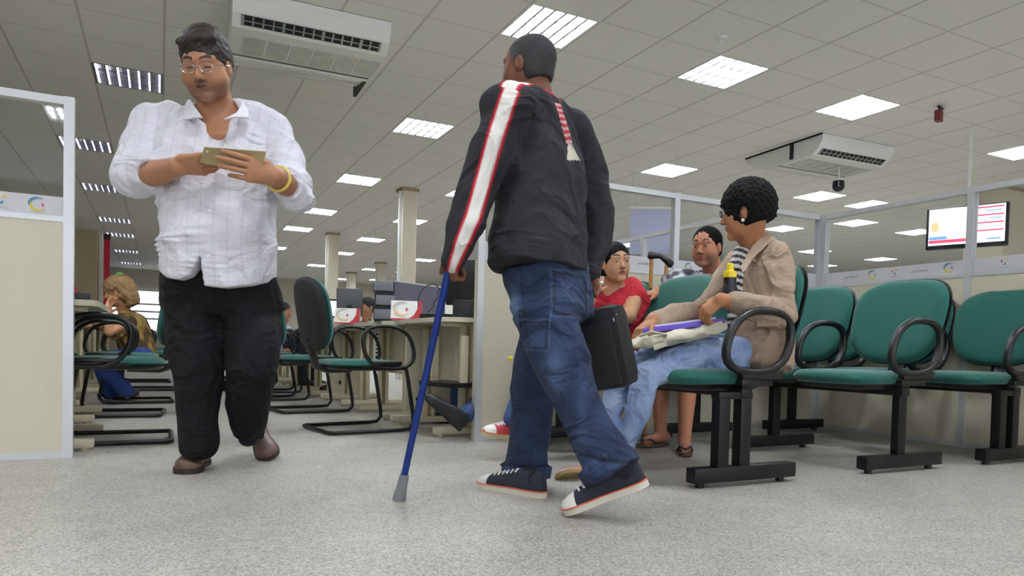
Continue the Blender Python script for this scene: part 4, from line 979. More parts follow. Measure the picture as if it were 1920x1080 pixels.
    wcol = A((222, 220, 226))
    def shirt_col(v):
        x = (v-A(base))@RH; st = (np.abs(((x+.5) % .052)-.026) < .0035)*1.0; st2 = (np.abs(((x+.5) % .013)-.0065) < .0016)*.5
        return wcol[None]-(st*9+st2*5)[:, None]*A((1.1, 1.1, .9))
    so = mesh_from('shirt', [sh], mat('shirt_white', (235, 233, 238), .8, vcol=True, noise=(12, .015), folds=(4.5, .055, (1, 1, 1.7))), root, shirt_col, 1)
    # collar leaves, placket, pocket, buttons
    loc = Vector(base)
    def rel(p): return Vector(p)-loc
    b = MB()
    for pts in ([P3(352, 190, 3.10), P3(345, 208, 3.03), P3(350, 226, 2.93), P3(366, 222, 2.90), P3(381, 222, 2.885), P3(368, 204, 2.95), P3(357, 188, 3.05)],
                [P3(452, 186, 3.10), P3(466, 206, 3.02), P3(467, 222, 2.93), P3(440, 221, 2.88), P3(421, 225, 2.875), P3(445, 213, 2.93), P3(455, 196, 3.0)]):
        b.prism([rel(p) for p in pts], tuple(-FH*.8+UP*.3), .008)
    b.build('collar', mat('shirt_white_plain', (222, 220, 226), .8), so, True, 60)
    b = MB()
    for y_, D_ in ((275, 2.885), (345, 2.85), (395, 2.83), (440, 2.825), (480, 2.83)):
        p = rel(P3(396+(y_-275)*-.02, y_, D_)); b.cyl(p, p+Vector(-FH)*.006, .006, 12)
    b.build('button', M('paper'), so)
    # trousers
    tr = Field(*bounds([P3(300, 505, 3.1), P3(530, 505, 3.1), P3(370, 870, 3.05), P3(470, 840, 3.25)], .16), .0065)
    tr.loft([row(413, 104, 500, .165, 3.13), row(413, 112, 540, .165, 3.13), row(414, 113, 575, .15, 3.14)], X, .03, e=2.4)
    tr.loft([(P3(362, 560, 3.12), px(57, 3.12), .125), (P3(366, 640, 3.08), px(54, 3.1), .115), (P3(371, 710, 3.05), px(44, 3.05), .10), (P3(371, 790, 3.05), px(38, 3.05), .095), (P3(373, 828, 3.06), px(37, 3.05), .10), (P3(372, 842, 3.07), px(35, 3.05), .10)], X, .04, capr=.02)
    tr.chain([P3(466, 565, 3.16), P3(477, 640, 3.10), P3(474, 700, 3.05), P3(465, 765, 3.12), P3(463, 812, 3.23)], [.125, .118, .108, .088, .072], .04)
    tr.ell(P3(462, 850, 3.25), (.14, .14, .075), None, .01, 's')
    tr.disp(cloth(11, .012, 5.5, (1, 1, .9)))
    mesh_from('trousers', [tr], mat('black_twill', (9, 9, 13), .85, noise=(300, .15), spec=.3, folds=(5, .08)), root)
    # shoes
    hR = ground(384, 868); tR = ground(345, 891); shoe(root, hR, hR+nrm(tR-hR)*.30+UP*.0, UP, .115, .10, 'leather', name='shoe', col=(86, 62, 44), solecol=(40, 28, 22), top=P3(374, 845, 3.08))
    tL = ground(508, 864); d = nrm(-FH*.62+RH*.42-UP*.40); shoe(root, tL+UP*.004-d*.295, tL+UP*.004, nrm(UP-FH*.9), .110, .095, 'leather', name='shoe', col=(104, 84, 76), solecol=(60, 48, 42), top=P3(464, 822, 3.26))
    # glasses
    b = MB()
    for q in (-1, 1):
        b.tube([rel(L(q*.033+.024*math.cos(a), .100, .007+.0165*math.sin(a)*(1 if math.sin(a) > 0 else 1.1))) for a in [2*math.pi*k/20 for k in range(20)]], .0013*s, 6, closed=True)
        b.tube([rel(L(q*.057, .098, .012)), rel(L(q*.080, .05, .010)), rel(L(q*.081, -.01, .006))], .0014*s, 6)
    b.tube([rel(L(-.010, .101, .010)), rel(L(0, .105, .014)), rel(L(.010, .101, .010))], .0015*s, 6)
    g = b.build('glasses', M('chrome'), root)
    b = MB()
    for q in (-1, 1): b.add([rel(L(q*.033+.023*math.cos(a), .1, .007+.0155*math.sin(a))) for a in [2*math.pi*k/20 for k in range(20)]], [tuple(range(20))])
    b.build('lens', GLASS, g, False)
    # wristband
    b = MB(); wv = nrm(wL-eL); wp = wL-wv*.035; x_ = nrm(np.cross(wv, UP)); y_ = np.cross(wv, x_)
    b.tube([rel(wp+(x_*math.cos(a)+y_*math.sin(a))*.050) for a in [2*math.pi*k/24 for k in range(24)]], .004, 8, closed=True, rx=.006); b.build('wristband', mat('yellow_band', (214, 196, 96), .5), root)
    # envelope (held, a thing of its own)
    c = [P3(383, 276, 2.725), P3(499, 285, 2.725), P3(488, 326, 2.76), P3(374, 305, 2.76)]
    er = empty('envelope', tuple(np.mean(c, 0)), 0, 'tan paper envelope held in both hands by the man in the white shirt', 'envelope'); eo = Vector(er.location)
    nr = nrm(np.cross(c[1]-c[0], c[3]-c[0])); nr = nr if nr@(-FH) > 0 else -nr
    MB().prism([Vector(p)-eo for p in c], tuple(-nr), .004).build('paper', mat('manila', (158, 141, 100), .7, noise=(30, .08)), er, False)
    m_ = MB(); m_.prism([Vector(p-nr*.004)-eo for p in (c[0]+(c[1]-c[0])*-.02+UP*.004, c[1]+UP*.004, c[1]-(c[1]-c[2])*.05, c[0]-(c[0]-c[3])*.05)], tuple(-nr), .003); m_.build('letter_edge', M('paper'), er, False)
    u_, v_ = c[1]-c[0], c[3]-c[0]
    def on(a, b_): return Vector(c[0]+u_*a+v_*b_+nr*.0008)-eo
    m_ = MB(); m_.prism([on(.515+.022*math.cos(t), .32+.09*math.sin(t)) for t in [k*.785 for k in range(8)]], tuple(nr), .0006); m_.build('printed_mark', mat('stamp_ink', (70, 62, 48), .8), er, False)
    m_ = MB(); m_.prism([on(.07+.015*math.cos(t), .25+.07*math.sin(t)) for t in [k*.785 for k in range(8)]], tuple(nr), .0006); m_.prism([on(.60, .80), on(.64, .72), on(.645, .84), on(.61, .92)], tuple(nr), .0006); m_.build('sticker', M('paper'), er, False)
man_white()

# ------------------------------------------------------------------ man with the cane, seen from behind
def man_cane():
    base = ground(1030, 925); root = empty('person', tuple(base), 0, 'man in a dark grey sweatshirt and blue jeans walking away with a blue cane', 'person'); loc = Vector(base)
    def rel(p): return Vector(p)-loc
    G = nrm(-.80*RH+.60*FH); LF = np.cross(UP, G)          # walking direction, his left
    hc = P3(990, 130, 2.68); R = frame(nrm(-.86*RH+.50*FH-UP*.04)); s = .97; skin = (112, 72, 52)
    hf, L = head_field(hc, R, s, [P3(1003, 172, 2.68), P3(1010, 205, 2.68)], h=.0035, neckr=.062)
    shL, elL, wrL = P3(952, 200, 2.46), P3(900, 350, 2.44), P3(860, 460, 2.40); shR, elR, wrR = P3(1072, 245, 2.84), P3(1121, 395, 2.92), P3(1108, 515, 2.82)
    hL = P3(845, 498, 2.42)
    af = Field(*bounds([wrL, P3(838, 520, 2.42)], .12), .004); af.cap(elL*.3+wrL*.7, wrL, .036, .028, .01)
    hand_prims(af, P3(852, 484, 2.41), P3(846, 520, 2.45)-P3(852, 484, 2.41), LF*.8+UP*.2, G, curl=(1.3, 1.5, 1.0), s=.85, thumb_dir=nrm(G-UP*.4), thumb_curl=.6)
    bf = Field(*bounds([wrR, P3(1112, 570, 2.8)], .12), .004); bf.cap(elR*.3+wrR*.7, wrR, .036, .028, .01)
    hand_prims(bf, wrR, P3(1108, 560, 2.80)-wrR, FH*.8+RH*.5, G, curl=(.7, 1.4, 1.0), s=1.0)
    hipL, knL, anL = P3(1005, 560, 2.52), P3(1062, 705, 2.46), P3(1140, 865, 2.36); hipR, knR, anR = P3(1045, 560, 2.72), P3(1002, 710, 2.82), P3(985, 880, 2.82)
    tf = Field(*bounds([hipL, anL, anR, shL, shR, elR], .16), .012)
    tf.loft([(P3(1012, 235, 2.67), .13, .08), (P3(1018, 280, 2.66), .18, .10), (P3(1016, 400, 2.63), .16, .10), (P3(1030, 520, 2.60), .12, .08)], LF, .04)
    for a, b, c in ((shL, elL, wrL), (shR, elR, wrR)): tf.cap(P3(1012, 245, 2.66), a-UP*.03, .045, .04, .03); tf.chain([a-UP*.03, b, c], [.036, .032, .024], .02)
    tf.chain([hipL+RH*.03, knL, anL], [.055, .045, .035], .03); tf.chain([hipR, knR, anR], [.055, .045, .035], .03)
    mesh_from('body', [hf, af, bf, tf], SKIN('dark'), root, face_color(hc, R, s, skin), 1)
    hr = hair_cap(hc, R, s, grow=.006, face=(0, .122, -.040, .078, .070, .10), low=-.068, h=.0035, fn=curls(5, 260, .0012))
    def hcol(v):
        l = (v-hc)@R.T/s; g = np.clip((l[:, 1]+.02)/.09, 0, 1)*np.clip(1-(l[:, 2]-.02)/.06, 0, 1)*.55+.10
        n_ = .5+.5*np.sin(v[:, 0]*900)*np.sin(v[:, 1]*800+1)*np.sin(v[:, 2]*850)
        g = np.clip(g+(n_-.5)*.35, 0, 1); return A((34, 32, 34))[None]*(1-g[:, None])+A((158, 154, 154))[None]*g[:, None]
    mesh_from('hair', [hr], mat('hair_grey', (60, 58, 58), .8, vcol=True, noise=(350, .35)), root, hcol)
    # sweatshirt
    sw = Field(*bounds([P3(860, 160, 2.5), P3(1140, 530, 2.8), wrL, wrR], .13), .0048)
    sw.loft([(P3(1004, 184, 2.68), .075, .07), (P3(1006, 206, 2.67), .135, .095), (P3(1010, 245, 2.66), .195, .12), (P3(1015, 310, 2.65), .205, .135), (P3(1015, 380, 2.63), .205, .14), (P3(1012, 450, 2.61), .215, .145), (P3(1010, 505, 2.60), .226, .16)], LF, .035, capr=.018, e=2.2)
    sw.cap(P3(985, 200, 2.58), shL, .075, .082, .04); sw.cap(P3(1035, 215, 2.75), shR, .070, .075, .04)
    sw.chain([shL, P3(930, 265, 2.43), elL, P3(872, 420, 2.40), wrL, P3(850, 488, 2.41)], [.086, .078, .072, .060, .047, .038], .025)
    sw.chain([shR, P3(1103, 320, 2.9), elR, P3(1121, 450, 2.90), wrR], [.080, .074, .066, .058, .042], .025)
    sw.ell(P3(1002, 178, 2.68), (.062, .062, .035), None, .006, 's')
    sw.disp(cloth(21, .012, 5.0, (1, 1, .85)))
    pts = [P3(1002, 172, 2.60), P3(958, 176, 2.40), P3(935, 235, 2.36), P3(908, 330, 2.36), P3(885, 410, 2.34), P3(862, 462, 2.34), P3(848, 500, 2.36)]
    def swcol(v):
        out = np.tile(A((42, 42, 45)).astype(float), (len(v), 1)); best = np.full(len(v), 9.0); lat = np.zeros(len(v)); prog = np.zeros(len(v))
        for i in range(len(pts)-1):
            a, b = pts[i], pts[i+1]; d = b-a; L2 = d@d; t = ((v-a)@d)/L2; tc = np.clip(t, 0, 1); q = v-(a+tc[:, None]*d); ds = np.linalg.norm(q, axis=1)
            side = nrm(np.cross(d, -FH if i > 0 else UP)); l = q@side; m = ds < best; best[m] = ds[m]; lat[m] = l[m]; prog[m] = i+tc[m]
        wd = np.interp(prog, [0, 1, 2, 4, 5, 6], [.010, .024, .023, .020, .017, .011])
        near = best < .085; al = np.abs(lat)
        
        for w2, cc in ((wd+.009, (176, 24, 38)), (wd, (226, 222, 214))):
            m = (np.clip((w2-al)/.006+.5, 0, 1)*near)[:, None]; out = out*(1-m)+A(cc)*m
        # far shoulder piping and pale patch
        q = v-A(P3(1052, 215, 2.66)); d = nrm(P3(1072, 300, 2.70)-P3(1045, 195, 2.68)); ln = np.linalg.norm(P3(1072, 300, 2.70)-P3(1045, 195, 2.68)); a = v-P3(1045, 195, 2.60)
        t = a@d; l = (a@nrm(np.cross(d, FH))); back = (a@FH < .13)
        m = back & (t > 0) & (t < ln*.74) & (np.abs(l) < .012); out[m] = (178, 60, 66)
        m2 = m & (np.sin(t*260) > .2); out[m2] = (206, 170, 168)
        m = back & (t > ln*.74) & (t < ln*1.02) & (np.abs(l) < .006+.022*(t/ln-.74)/.28); out[m] = (206, 200, 182)
        dz = v@UP-(A(P3(1010, 168, 2.6))@UP); m = (np.abs(dz+.004) < .012) & (np.linalg.norm((v-A(P3(1004, 180, 2.68)))[:, :2], axis=1) < .10); out[m] = (170, 40, 50)
        return out
    mesh_from('sweatshirt', [sw], mat('grey_jersey', (42, 42, 45), .9, vcol=True, noise=(200, .06), spec=.3, folds=(4.2, .10)), root, swcol)
    # jeans
    je = Field(*bounds([P3(940, 500, 2.6), P3(1110, 500, 2.6), anL, anR, P3(1180, 880, 2.35), P3(950, 900, 2.8)], .13), .0060)
    je.loft([(P3(1024, 500, 2.60), .18, .13), (P3(1036, 545, 2.60), .178, .13), (P3(1040, 590, 2.60), .165, .125)], LF, .03, e=2.3)
    je.loft([(P3(1022, 575, 2.52), .10, .11), (P3(1040, 640, 2.48), .10, .11), (P3(1062, 705, 2.45), .085, .10), (P3(1085, 760, 2.42), .078, .09), (P3(1118, 820, 2.38), .075, .085), (P3(1138, 862, 2.36), .078, .085)], LF, .04, capr=.02)
    je.loft([(P3(1045, 570, 2.72), .11, .12), (P3(1018, 650, 2.78), .095, .105), (P3(1002, 720, 2.82), .085, .09), (P3(994, 800, 2.84), .078, .080), (P3(988, 868, 2.84), .076, .080)], LF, .04, capr=.02)
    # turned-up cuffs
    je.loft([(P3(1136, 866, 2.365), .094, .100), (P3(1146, 884, 2.355), .094, .100)], LF, .006, capr=.012); je.loft([(P3(988, 876, 2.84), .092, .094), (P3(987, 894, 2.84), .092, .094)], LF, .006, capr=.012)
    je.disp(cloth(31, .012, 6.0, (1, 1, 1.0)))
    B0, B1, B2 = A((24, 36, 64)), A((70, 94, 132)), A((22, 32, 56))
    def rect(v, cpx, cpy, D, w_, h_, n_):
        q = v-P3(cpx, cpy, D); return np.abs(q@RH)/w_, np.abs(q@UP)/h_, q@FH
    ns = waves(41, 6, 6, 16, 1.0)
    def jcol(v):
        n_ = np.clip(ns(v[:, 0], v[:, 1], v[:, 2])*.25+.3, 0, 1)[:, None]*.45; out = B0*(1-n_)+B1*n_
        near = (v-P3(1040, 600, 2.62))@FH < .05
        for (cx_, cy_, D, w_, h_, wear) in ((963, 575, 2.48, .022, .062, .75), (1010, 635, 2.46, .045, .055, .18), (1040, 690, 2.44, .04, .10, .35), (1088, 760, 2.4, .02, .14, .2), (1072, 560, 2.5, .05, .06, .15)):
            a, b, d = rect(v, cx_, cy_, D, w_, h_, 0); m = (np.exp(-(a**2+b**2)*1.2)*wear*near)[:, None]; out = out*(1-m)+A((120, 146, 178))*m
        # turned-up cuffs show the paler inside of the cloth, with a dark fold line above
        for c_, D_ in ((P3(1141, 874, 2.36), 2.36), (P3(988, 885, 2.84), 2.84)):
            dd_ = np.linalg.norm((v-c_)*A((1, 1, 1)), axis=1); h_ = (v-c_)@UP+(.10*((v-c_)@RH) if D_ < 2.5 else 0)
            m = ((dd_ < .16)*(np.abs(h_) < .028)*.55)[:, None]; out = out*(1-m)+A((58, 76, 112))*m
            m = ((dd_ < .17)*(np.abs(h_-.033) < .006)*.7)[:, None]; out = out*(1-m)+A((14, 20, 36))*m
        # side seams
        m = ((np.abs((v-P3(985, 600, 2.45))@RH-.12*((v-P3(985, 600, 2.45))@-UP)) < .003)*near*.5)[:, None]; out = out*(1-m)+A((14, 20, 36))*m
        # pocket outlines (stitched seams)
        for (cx_, cy_, D, w_, h_) in ((1070, 552, 2.48, .062, .072), (1000, 628, 2.45, .045, .045), (1000, 600, 2.45, .048, .016)):
            a, b, d = rect(v, cx_, cy_, D, w_, h_, 0); mx = np.maximum(a, b); m = ((np.abs(mx-1) < .09)*near*.55)[:, None]; out = out*(1-m)+B2*.8*m
            m = ((np.abs(mx-1.13) < .05)*near*.3)[:, None]; out = out*(1-m)+A((110, 130, 160))*m
        return out
    mesh_from('jeans', [je], mat('blue_denim', (46, 64, 100), .9, vcol=True, noise=(500, .10), folds=(6, .09, (1, 1, 1.3))), root, jcol)
    # shoes
    t1 = ground(1060, 966); shoe(root, t1+nrm(RH*.93-FH*.26)*.275+UP*.125, t1+UP*.004, nrm(UP+G*-.1-RH*.3), .100, .085, 'canvas', col=(38, 40, 52), solecol=(214, 206, 188), top=P3(1150, 870, 2.34))
    t2 = ground(901, 912); shoe(root, ground(1022, 934), t2, UP, .098, .080, 'canvas', col=(38, 40, 52), solecol=(214, 206, 188), top=P3(988, 885, 2.80))
    # walking cane
    tip = ground(748, 938); top = P3(842, 500, 2.44)
    cr = empty('walking_cane', tuple(tip), 0, 'blue metal cane with a grey rubber foot held by the man in the dark sweatshirt', 'cane'); o_ = Vector(tip)
    b = MB(); dd = nrm(top-tip); b.cyl(Vector(tip+dd*.09)-o_, Vector(top)-o_, .0125, 16); b.build('shaft', mat('cane_blue', (24, 52, 128), .35, metal=.4), cr)
    b = MB(); b.tube([Vector(tip)-o_, Vector(tip+dd*.012)-o_, Vector(tip+dd*.05)-o_, Vector(tip+dd*.10)-o_], [.024, .024, .019, .0165], 18); b.build('rubber_foot', M('rubber'), cr)
    b = MB(); hd_ = nrm(-.9*RH+.45*FH); b.tube([Vector(top-hd_*.0)-o_, Vector(top+hd_*.012+UP*.035)-o_, Vector(P3(832, 468, 2.5))-o_], [.012, .012, .010], 10); b.build('handle', M('greyplastic'), cr)
    # laptop bag
    c = P3(1096, 660, 2.80); br = empty('laptop_bag', tuple(c), 0, 'black laptop bag carried in the right hand of the man in the dark sweatshirt', 'bag')
    a_ = nrm(-.86*RH+.5*FH-UP*.20); z_ = UP-RH*.24; z_ = nrm(z_-a_*(z_@a_)); n_ = np.cross(a_, z_); Rm = Matrix((tuple(a_), tuple(n_), tuple(z_))).transposed()
    bm = mat('bag_nylon', (17, 16, 19), .75, noise=(300, .1))
    b = MB(); b.box((0, 0, 0), (.38, .14, .32), Rm, .045); b.build('main_pocket', bm, br, True, 50)
    b = MB(); b.box(Rm @ Vector((0, .075, -.03)), (.31, .04, .22), Rm, .018); b.box(Rm @ Vector((0, -.07, -.02)), (.32, .03, .24), Rm, .012); b.build('front_pocket', bm, br, True, 50)
    b = MB(); b.tube([Rm @ Vector((x, 0, z)) for x, z in ((-.07, .148), (-.06, .20), (-.03, .225), (.03, .225), (.06, .20), (.07, .148))], .010, 8); b.build('handle', bm, br)
    b = MB(); b.ball(Rm @ Vector((-.17, -.045, .115)), .014, 8); b.tube([Rm @ Vector((-.172, -.05+.012*math.cos(t), .10+.012*math.sin(t))) for t in [k*.6 for k in range(10)]], .003, 6); b.build('buckle', M('silver'), br)
man_cane()
# ------------------------------------------------------------------ seated people
def limbs(f, lst, k=.03):
    for pts, rs in lst: f.chain(pts, rs, k)
    return f
def woman_jacket():
    P3 = lambda x, y, D: A(at(x, y, D+.17))
    base = ground(1250, 880); base[2] = 0; root = empty('person', tuple(base), 0, 'woman with short curly black hair, glasses and a beige jacket seated on the near bench', 'person'); loc = Vector(base)
    def rel(p): return Vector(p)-loc
    hc = P3(1399, 402, 3.10); R = frame(nrm(-.90*RH+.42*FH-UP*.10)); s = 1.0; skin = (170, 116, 80)
    hf, L = head_field(hc, R, s, [P3(1408, 446, 3.13), P3(1416, 478, 3.17)], h=.0035, neckr=.058, fat=-.004)
    shN, elN, wrN = P3(1452, 492, 3.06), P3(1462, 590, 2.98), P3(1352, 562, 2.86); shF, elF, wrF = P3(1385, 490, 3.34), P3(1310, 582, 3.22), P3(1222, 600, 3.02)
    af = Field(*bounds([elN, wrN, P3(1320, 590, 2.86)], .09), .004); af.chain([elN*.5+wrN*.5, wrN], [.042, .029], .01)
    hand_prims(af, wrN, P3(1325, 582, 2.88)-wrN, -FH*.6+UP*.6-RH*.3, FH, curl=(.7, 1.0, .7), s=.92)
    bf = Field(*bounds([elF*.3+wrF*.7, P3(1172, 640, 2.98)], .10), .004); bf.chain([elF*.2+wrF*.8, wrF], [.028, .027], .01)
    hand_prims(bf, wrF, P3(1185, 632, 2.98)-wrF, UP*.8-RH*.5-FH*.2, -FH, curl=(.35, .55, .4), s=.95, thumb_dir=nrm(-FH*.8-UP*.5-RH*.2))
    hipN, knN, anN = P3(1412, 660, 3.12), P3(1213, 700, 2.92), P3(1172, 852, 2.98); hipF, knF, anF = P3(1395, 655, 3.32), P3(1172, 690, 3.08), P3(1118, 852, 2.92)
    tf = Field(*bounds([hipN, hipF, anN, anF, shN, shF, elN], .14), .012)
    tf.loft([(P3(1412, 480, 3.18), .14, .08), (P3(1420, 540, 3.17), .13, .09), (P3(1425, 660, 3.2), .15, .11)], nrm(shF-shN), .04)
    limbs(tf, [([shN, elN, wrN], [.045, .038, .028]), ([shF, elF, wrF], [.034, .028, .024]), ([hipN, knN, anN], [.065, .036, .030]), ([hipF, knF, anF], [.065, .034, .026])])
    mesh_from('body', [hf, af, bf, tf], SKIN('brown'), root, face_color(hc, R, s, skin), 1)
    hr = hair_cap(hc, R, s, grow=.030, face=(0, .128, -.052, .084, .076, .100), low=-.060, h=.004, top=.012, fn=curls(9, 165, .0055), side=.75)
    mesh_from('hair', [hr], mat('hair_black_curls', (12, 11, 12), .8, noise=(160, .5), spec=.2), root)
    b = MB(); b.ball(rel(L(-.083, .006, -.040)), .008, 8); b.build('earring', M('paper'), root)
    b = MB()
    for q in (-1, 1):
        b.tube([rel(L(q*.033+.022*math.cos(a), .108, .010+.016*math.sin(a))) for a in [2*math.pi*k/18 for k in range(18)]], .0018, 6, closed=True); b.tube([rel(L(q*.056, .106, .016)), rel(L(q*.082, .04, .012)), rel(L(q*.080, .0, .008))], .0022, 6)
    b.tube([rel(L(-.011, .108, .012)), rel(L(.011, .108, .012))], .0018, 6); b.build('glasses', M('dark'), root)
    TX = nrm(shF-shN)
    # striped top under the jacket
    ti = Field(*bounds([P3(1380, 460, 3.2), P3(1410, 650, 3.1)], .17), .006)
    ti.loft([(P3(1404, 468, 3.17), .075, .065), (P3(1404, 520, 3.18), .10, .105), (P3(1408, 590, 3.18), .10, .11), (P3(1412, 645, 3.18), .105, .11)], TX, .03)
    def tcol(v):
        z = v@UP+.35*(v@RH)+.02*np.sin(30*(v@RH)); m = (np.sin(z*190) > .1)[:, None]; return np.where(m, A((222, 220, 218)), A((38, 36, 40)))
    mesh_from('striped_top', [ti], mat('striped_knit', (200, 200, 200), .85, vcol=True), root, tcol)
    # jacket
    jk = Field(*bounds([P3(1340, 430, 3.1), P3(1500, 700, 3.2), shF, wrF, elN, wrN], .13), .0055)
    jk.loft([(P3(1426, 452, 3.18), .085, .07), (P3(1426, 476, 3.18), .16, .095), (P3(1428, 530, 3.16), .168, .128), (P3(1430, 590, 3.15), .150, .130), (P3(1428, 640, 3.14), .150, .140), (P3(1424, 686, 3.13), .155, .150)], TX, .03, capr=.02)
    jk.chain([shN+UP*-.01, P3(1462, 545, 3.0), elN, P3(1405, 575, 2.91), P3(1378, 566, 2.88)], [.074, .070, .068, .058, .050], .03)
    jk.cap(P3(1436, 640, 3.06), P3(1430, 675, 3.07), .07, .08, .04)
    fwd = nrm(np.cross(UP, TX)); fwd = fwd if fwd@(-RH) > 0 else -fwd
    # open front
    for y_, w_ in ((470, .060), (520, .062), (570, .068), (625, .075), (690, .09)):
        pass
    jk.chain([P3(1366, 452, 3.14)+fwd*.03, P3(1332, 520, 3.10)+fwd*.03, P3(1316, 600, 3.10)+fwd*.04, P3(1318, 700, 3.10)+fwd*.04], [.052, .062, .060, .075], .01, 's')
    jk.ell(P3(1408, 446, 3.14), (.066, .066, .05), None, .01, 's')
    jk.chain([shF+(shN-shF)*.12, shF, elF, P3(1262, 590, 3.11), P3(1232, 600, 3.04)], [.060, .062, .054, .048, .042], .03)
    jk.disp(cloth(41, .012, 6, (1, 1, 1)))
    jo = mesh_from('jacket', [jk], mat('beige_jacket', (160, 138, 118), .85, noise=(8, .07), folds=(5, .09)), root)
    b = MB(); b.prism([rel(p) for p in (P3(1436, 436, 3.10), P3(1452, 446, 3.05), P3(1415, 480, 3.02), P3(1392, 512, 3.0), P3(1388, 500, 3.02), P3(1410, 462, 3.06))], tuple(-FH), .008); b.build('collar', mat('beige_collar', (186, 162, 140), .85), jo)
    b = MB()
    for (x_, y_) in ((1404, 632), (1412, 488)): p = rel(P3(x_, y_, 2.99)); b.cyl(p, p+Vector(-FH)*.01, .008, 12)
    b.build('button', mat('button_tan', (120, 92, 60), .4), jo)
    b = MB(); b.prism([rel(p) for p in (P3(1418, 598, 2.925), P3(1462, 596, 2.925), P3(1461, 611, 2.925), P3(1417, 613, 2.925))], tuple(-FH), .012); b.build('pocket_flap', mat('beige_flap', (148, 122, 102), .85), jo, False)
    # jeans
    je = Field(*bounds([hipN, hipF, anN, anF, knN], .12), .0055)
    je.loft([(P3(1418, 640, 3.18), .15, .12), (P3(1416, 672, 3.18), .16, .125)], TX, .04)
    je.chain([hipN, P3(1310, 672, 3.0), knN, P3(1197, 770, 2.93), P3(1172, 840, 2.97)], [.092, .084, .068, .056, .046], .03)
    je.chain([hipF, P3(1285, 668, 3.18), knF, P3(1146, 770, 2.985), P3(1126, 842, 2.925)], [.092, .082, .066, .058, .048], .03)
    je.disp(cloth(43, .009, 8, (1, 1, 1)))
    nz = waves(44, 6, 5, 14, 1.0)
    def jcol(v):
        n_ = np.clip(nz(v[:, 0], v[:, 1], v[:, 2])*.3+.45, 0, 1)[:, None]; return A((112, 134, 176))*(1-n_)+A((176, 190, 214))*n_
    mesh_from('jeans', [je], mat('pale_denim', (120, 140, 180), .9, vcol=True, noise=(400, .08), folds=(7, .07)), root, jcol)
    # sandals
    t = P3(1040, 884, 2.86); hl = P3(1126, 878, 2.99); d = nrm(t-hl); sr = empty('sandal_holder', tuple(loc)); bpy.data.objects.remove(sr)
    shoe(root, hl+UP*-.03-d*.02, hl+UP*-.03+d*.23, nrm(-UP*.0+FH*.55+UP*.6), .095, .05, 'leather', name='sandal', col=(196, 140, 122), solecol=(150, 128, 84), top=P3(1122, 856, 2.94), sole=.016)
    g = ground(1150, 893); shoe(root, ground(1190, 874), ground(1190, 874)+nrm(-RH*.9-FH*.3)*.24, UP, .09, .055, 'leather', name='sandal', col=(196, 140, 122), solecol=(150, 128, 84), top=P3(1172, 852, 2.98), sole=.016)
    # things on her lap
    c0 = P3(1255, 640, 2.98); r = empty('cloth_bag', tuple(c0), 0, 'cream cloth bag lying on the lap of the woman in the beige jacket', 'bag'); o_ = Vector(c0)
    bg = Field(*bounds([P3(1178, 655, 2.95), P3(1350, 612, 3.05)], .10), .005)
    a_, b_ = P3(1200, 643, 2.97), P3(1345, 617, 3.02); ax = nrm(b_-a_); acr = nrm(np.cross(ax, UP))
    bg.loft([(P3(1186, 648, 2.95), .05, .012), (P3(1210, 640, 2.97), .12, .030), (P3(1270, 630, 2.99), .13, .036), (P3(1345, 612, 3.02), .12, .030)], acr, .02, capr=.02, e=2.6); bg.disp(cloth(51, .009, 12))
    mesh_from('bag_body', [bg], mat('cream_canvas', (204, 198, 176), .85), r)
    b = MB(); b.tube([Vector(P3(x, y, D))-o_ for x, y, D in ((1200, 630, 2.90), (1222, 622, 2.87), (1250, 628, 2.86), (1246, 645, 2.86), (1225, 652, 2.86))], .006, 8, rx=.014); b.build('strap', mat('cream_strap', (190, 184, 160), .85), r)
    c1 = P3(1275, 610, 3.0); r = empty('purple_folder', tuple(c1), 0, 'bright purple folder lying on top of the cream bag on her lap', 'folder')
    pa, pb = P3(1204, 621, 2.97), P3(1358, 601, 2.95); ax = nrm(pb-pa); zz = nrm(UP-ax*(UP@ax)); ac = np.cross(zz, ax); Rm = Matrix((tuple(ax), tuple(ac), tuple(zz))).transposed()
    MB().box(Vector((pa+pb)/2+ac*.08+UP*.0)-Vector(c1), (float(np.linalg.norm(pb-pa)), .20, .024), Rm, .006).build('cover', mat('purple_plastic', (104, 78, 196), .4), r)
    MB().box(Vector((pa+pb)/2+ac*.08+UP*.016)-Vector(c1), (float(np.linalg.norm(pb-pa))*.8, .16, .008), Rm, .002).build('papers', M('paper'), r, False)
    c2 = P3(1367, 560, 2.93); r = empty('water_bottle', tuple(c2), 0, 'small black water bottle with a bright yellow cap standing by the open jacket', 'bottle'); o_ = Vector(c2)
    b = MB(); z0 = Vector(P3(1367, 568, 2.93))-o_; k_ = px(1, 2.93); b.tube([z0, z0+V(0, 0, 30*k_), z0+V(0, 0, 36*k_), z0+V(0, 0, 50*k_)], [15*k_, 15*k_, 12*k_, 13*k_], 20); b.build('flask', mat('bottle_black', (18, 18, 22), .35), r)
    b = MB(); b.tube([z0+V(0, 0, 50*k_), z0+V(0, 0, 62*k_), z0+V(0, 0, 64*k_), z0+V(0, 0, 76*k_), z0+V(0, 0, 78*k_)], [13*k_, 13*k_, 7*k_, 7*k_, 5*k_], 20); b.build('cap', mat('cap_yellow', (238, 214, 30), .4), r)
woman_jacket()

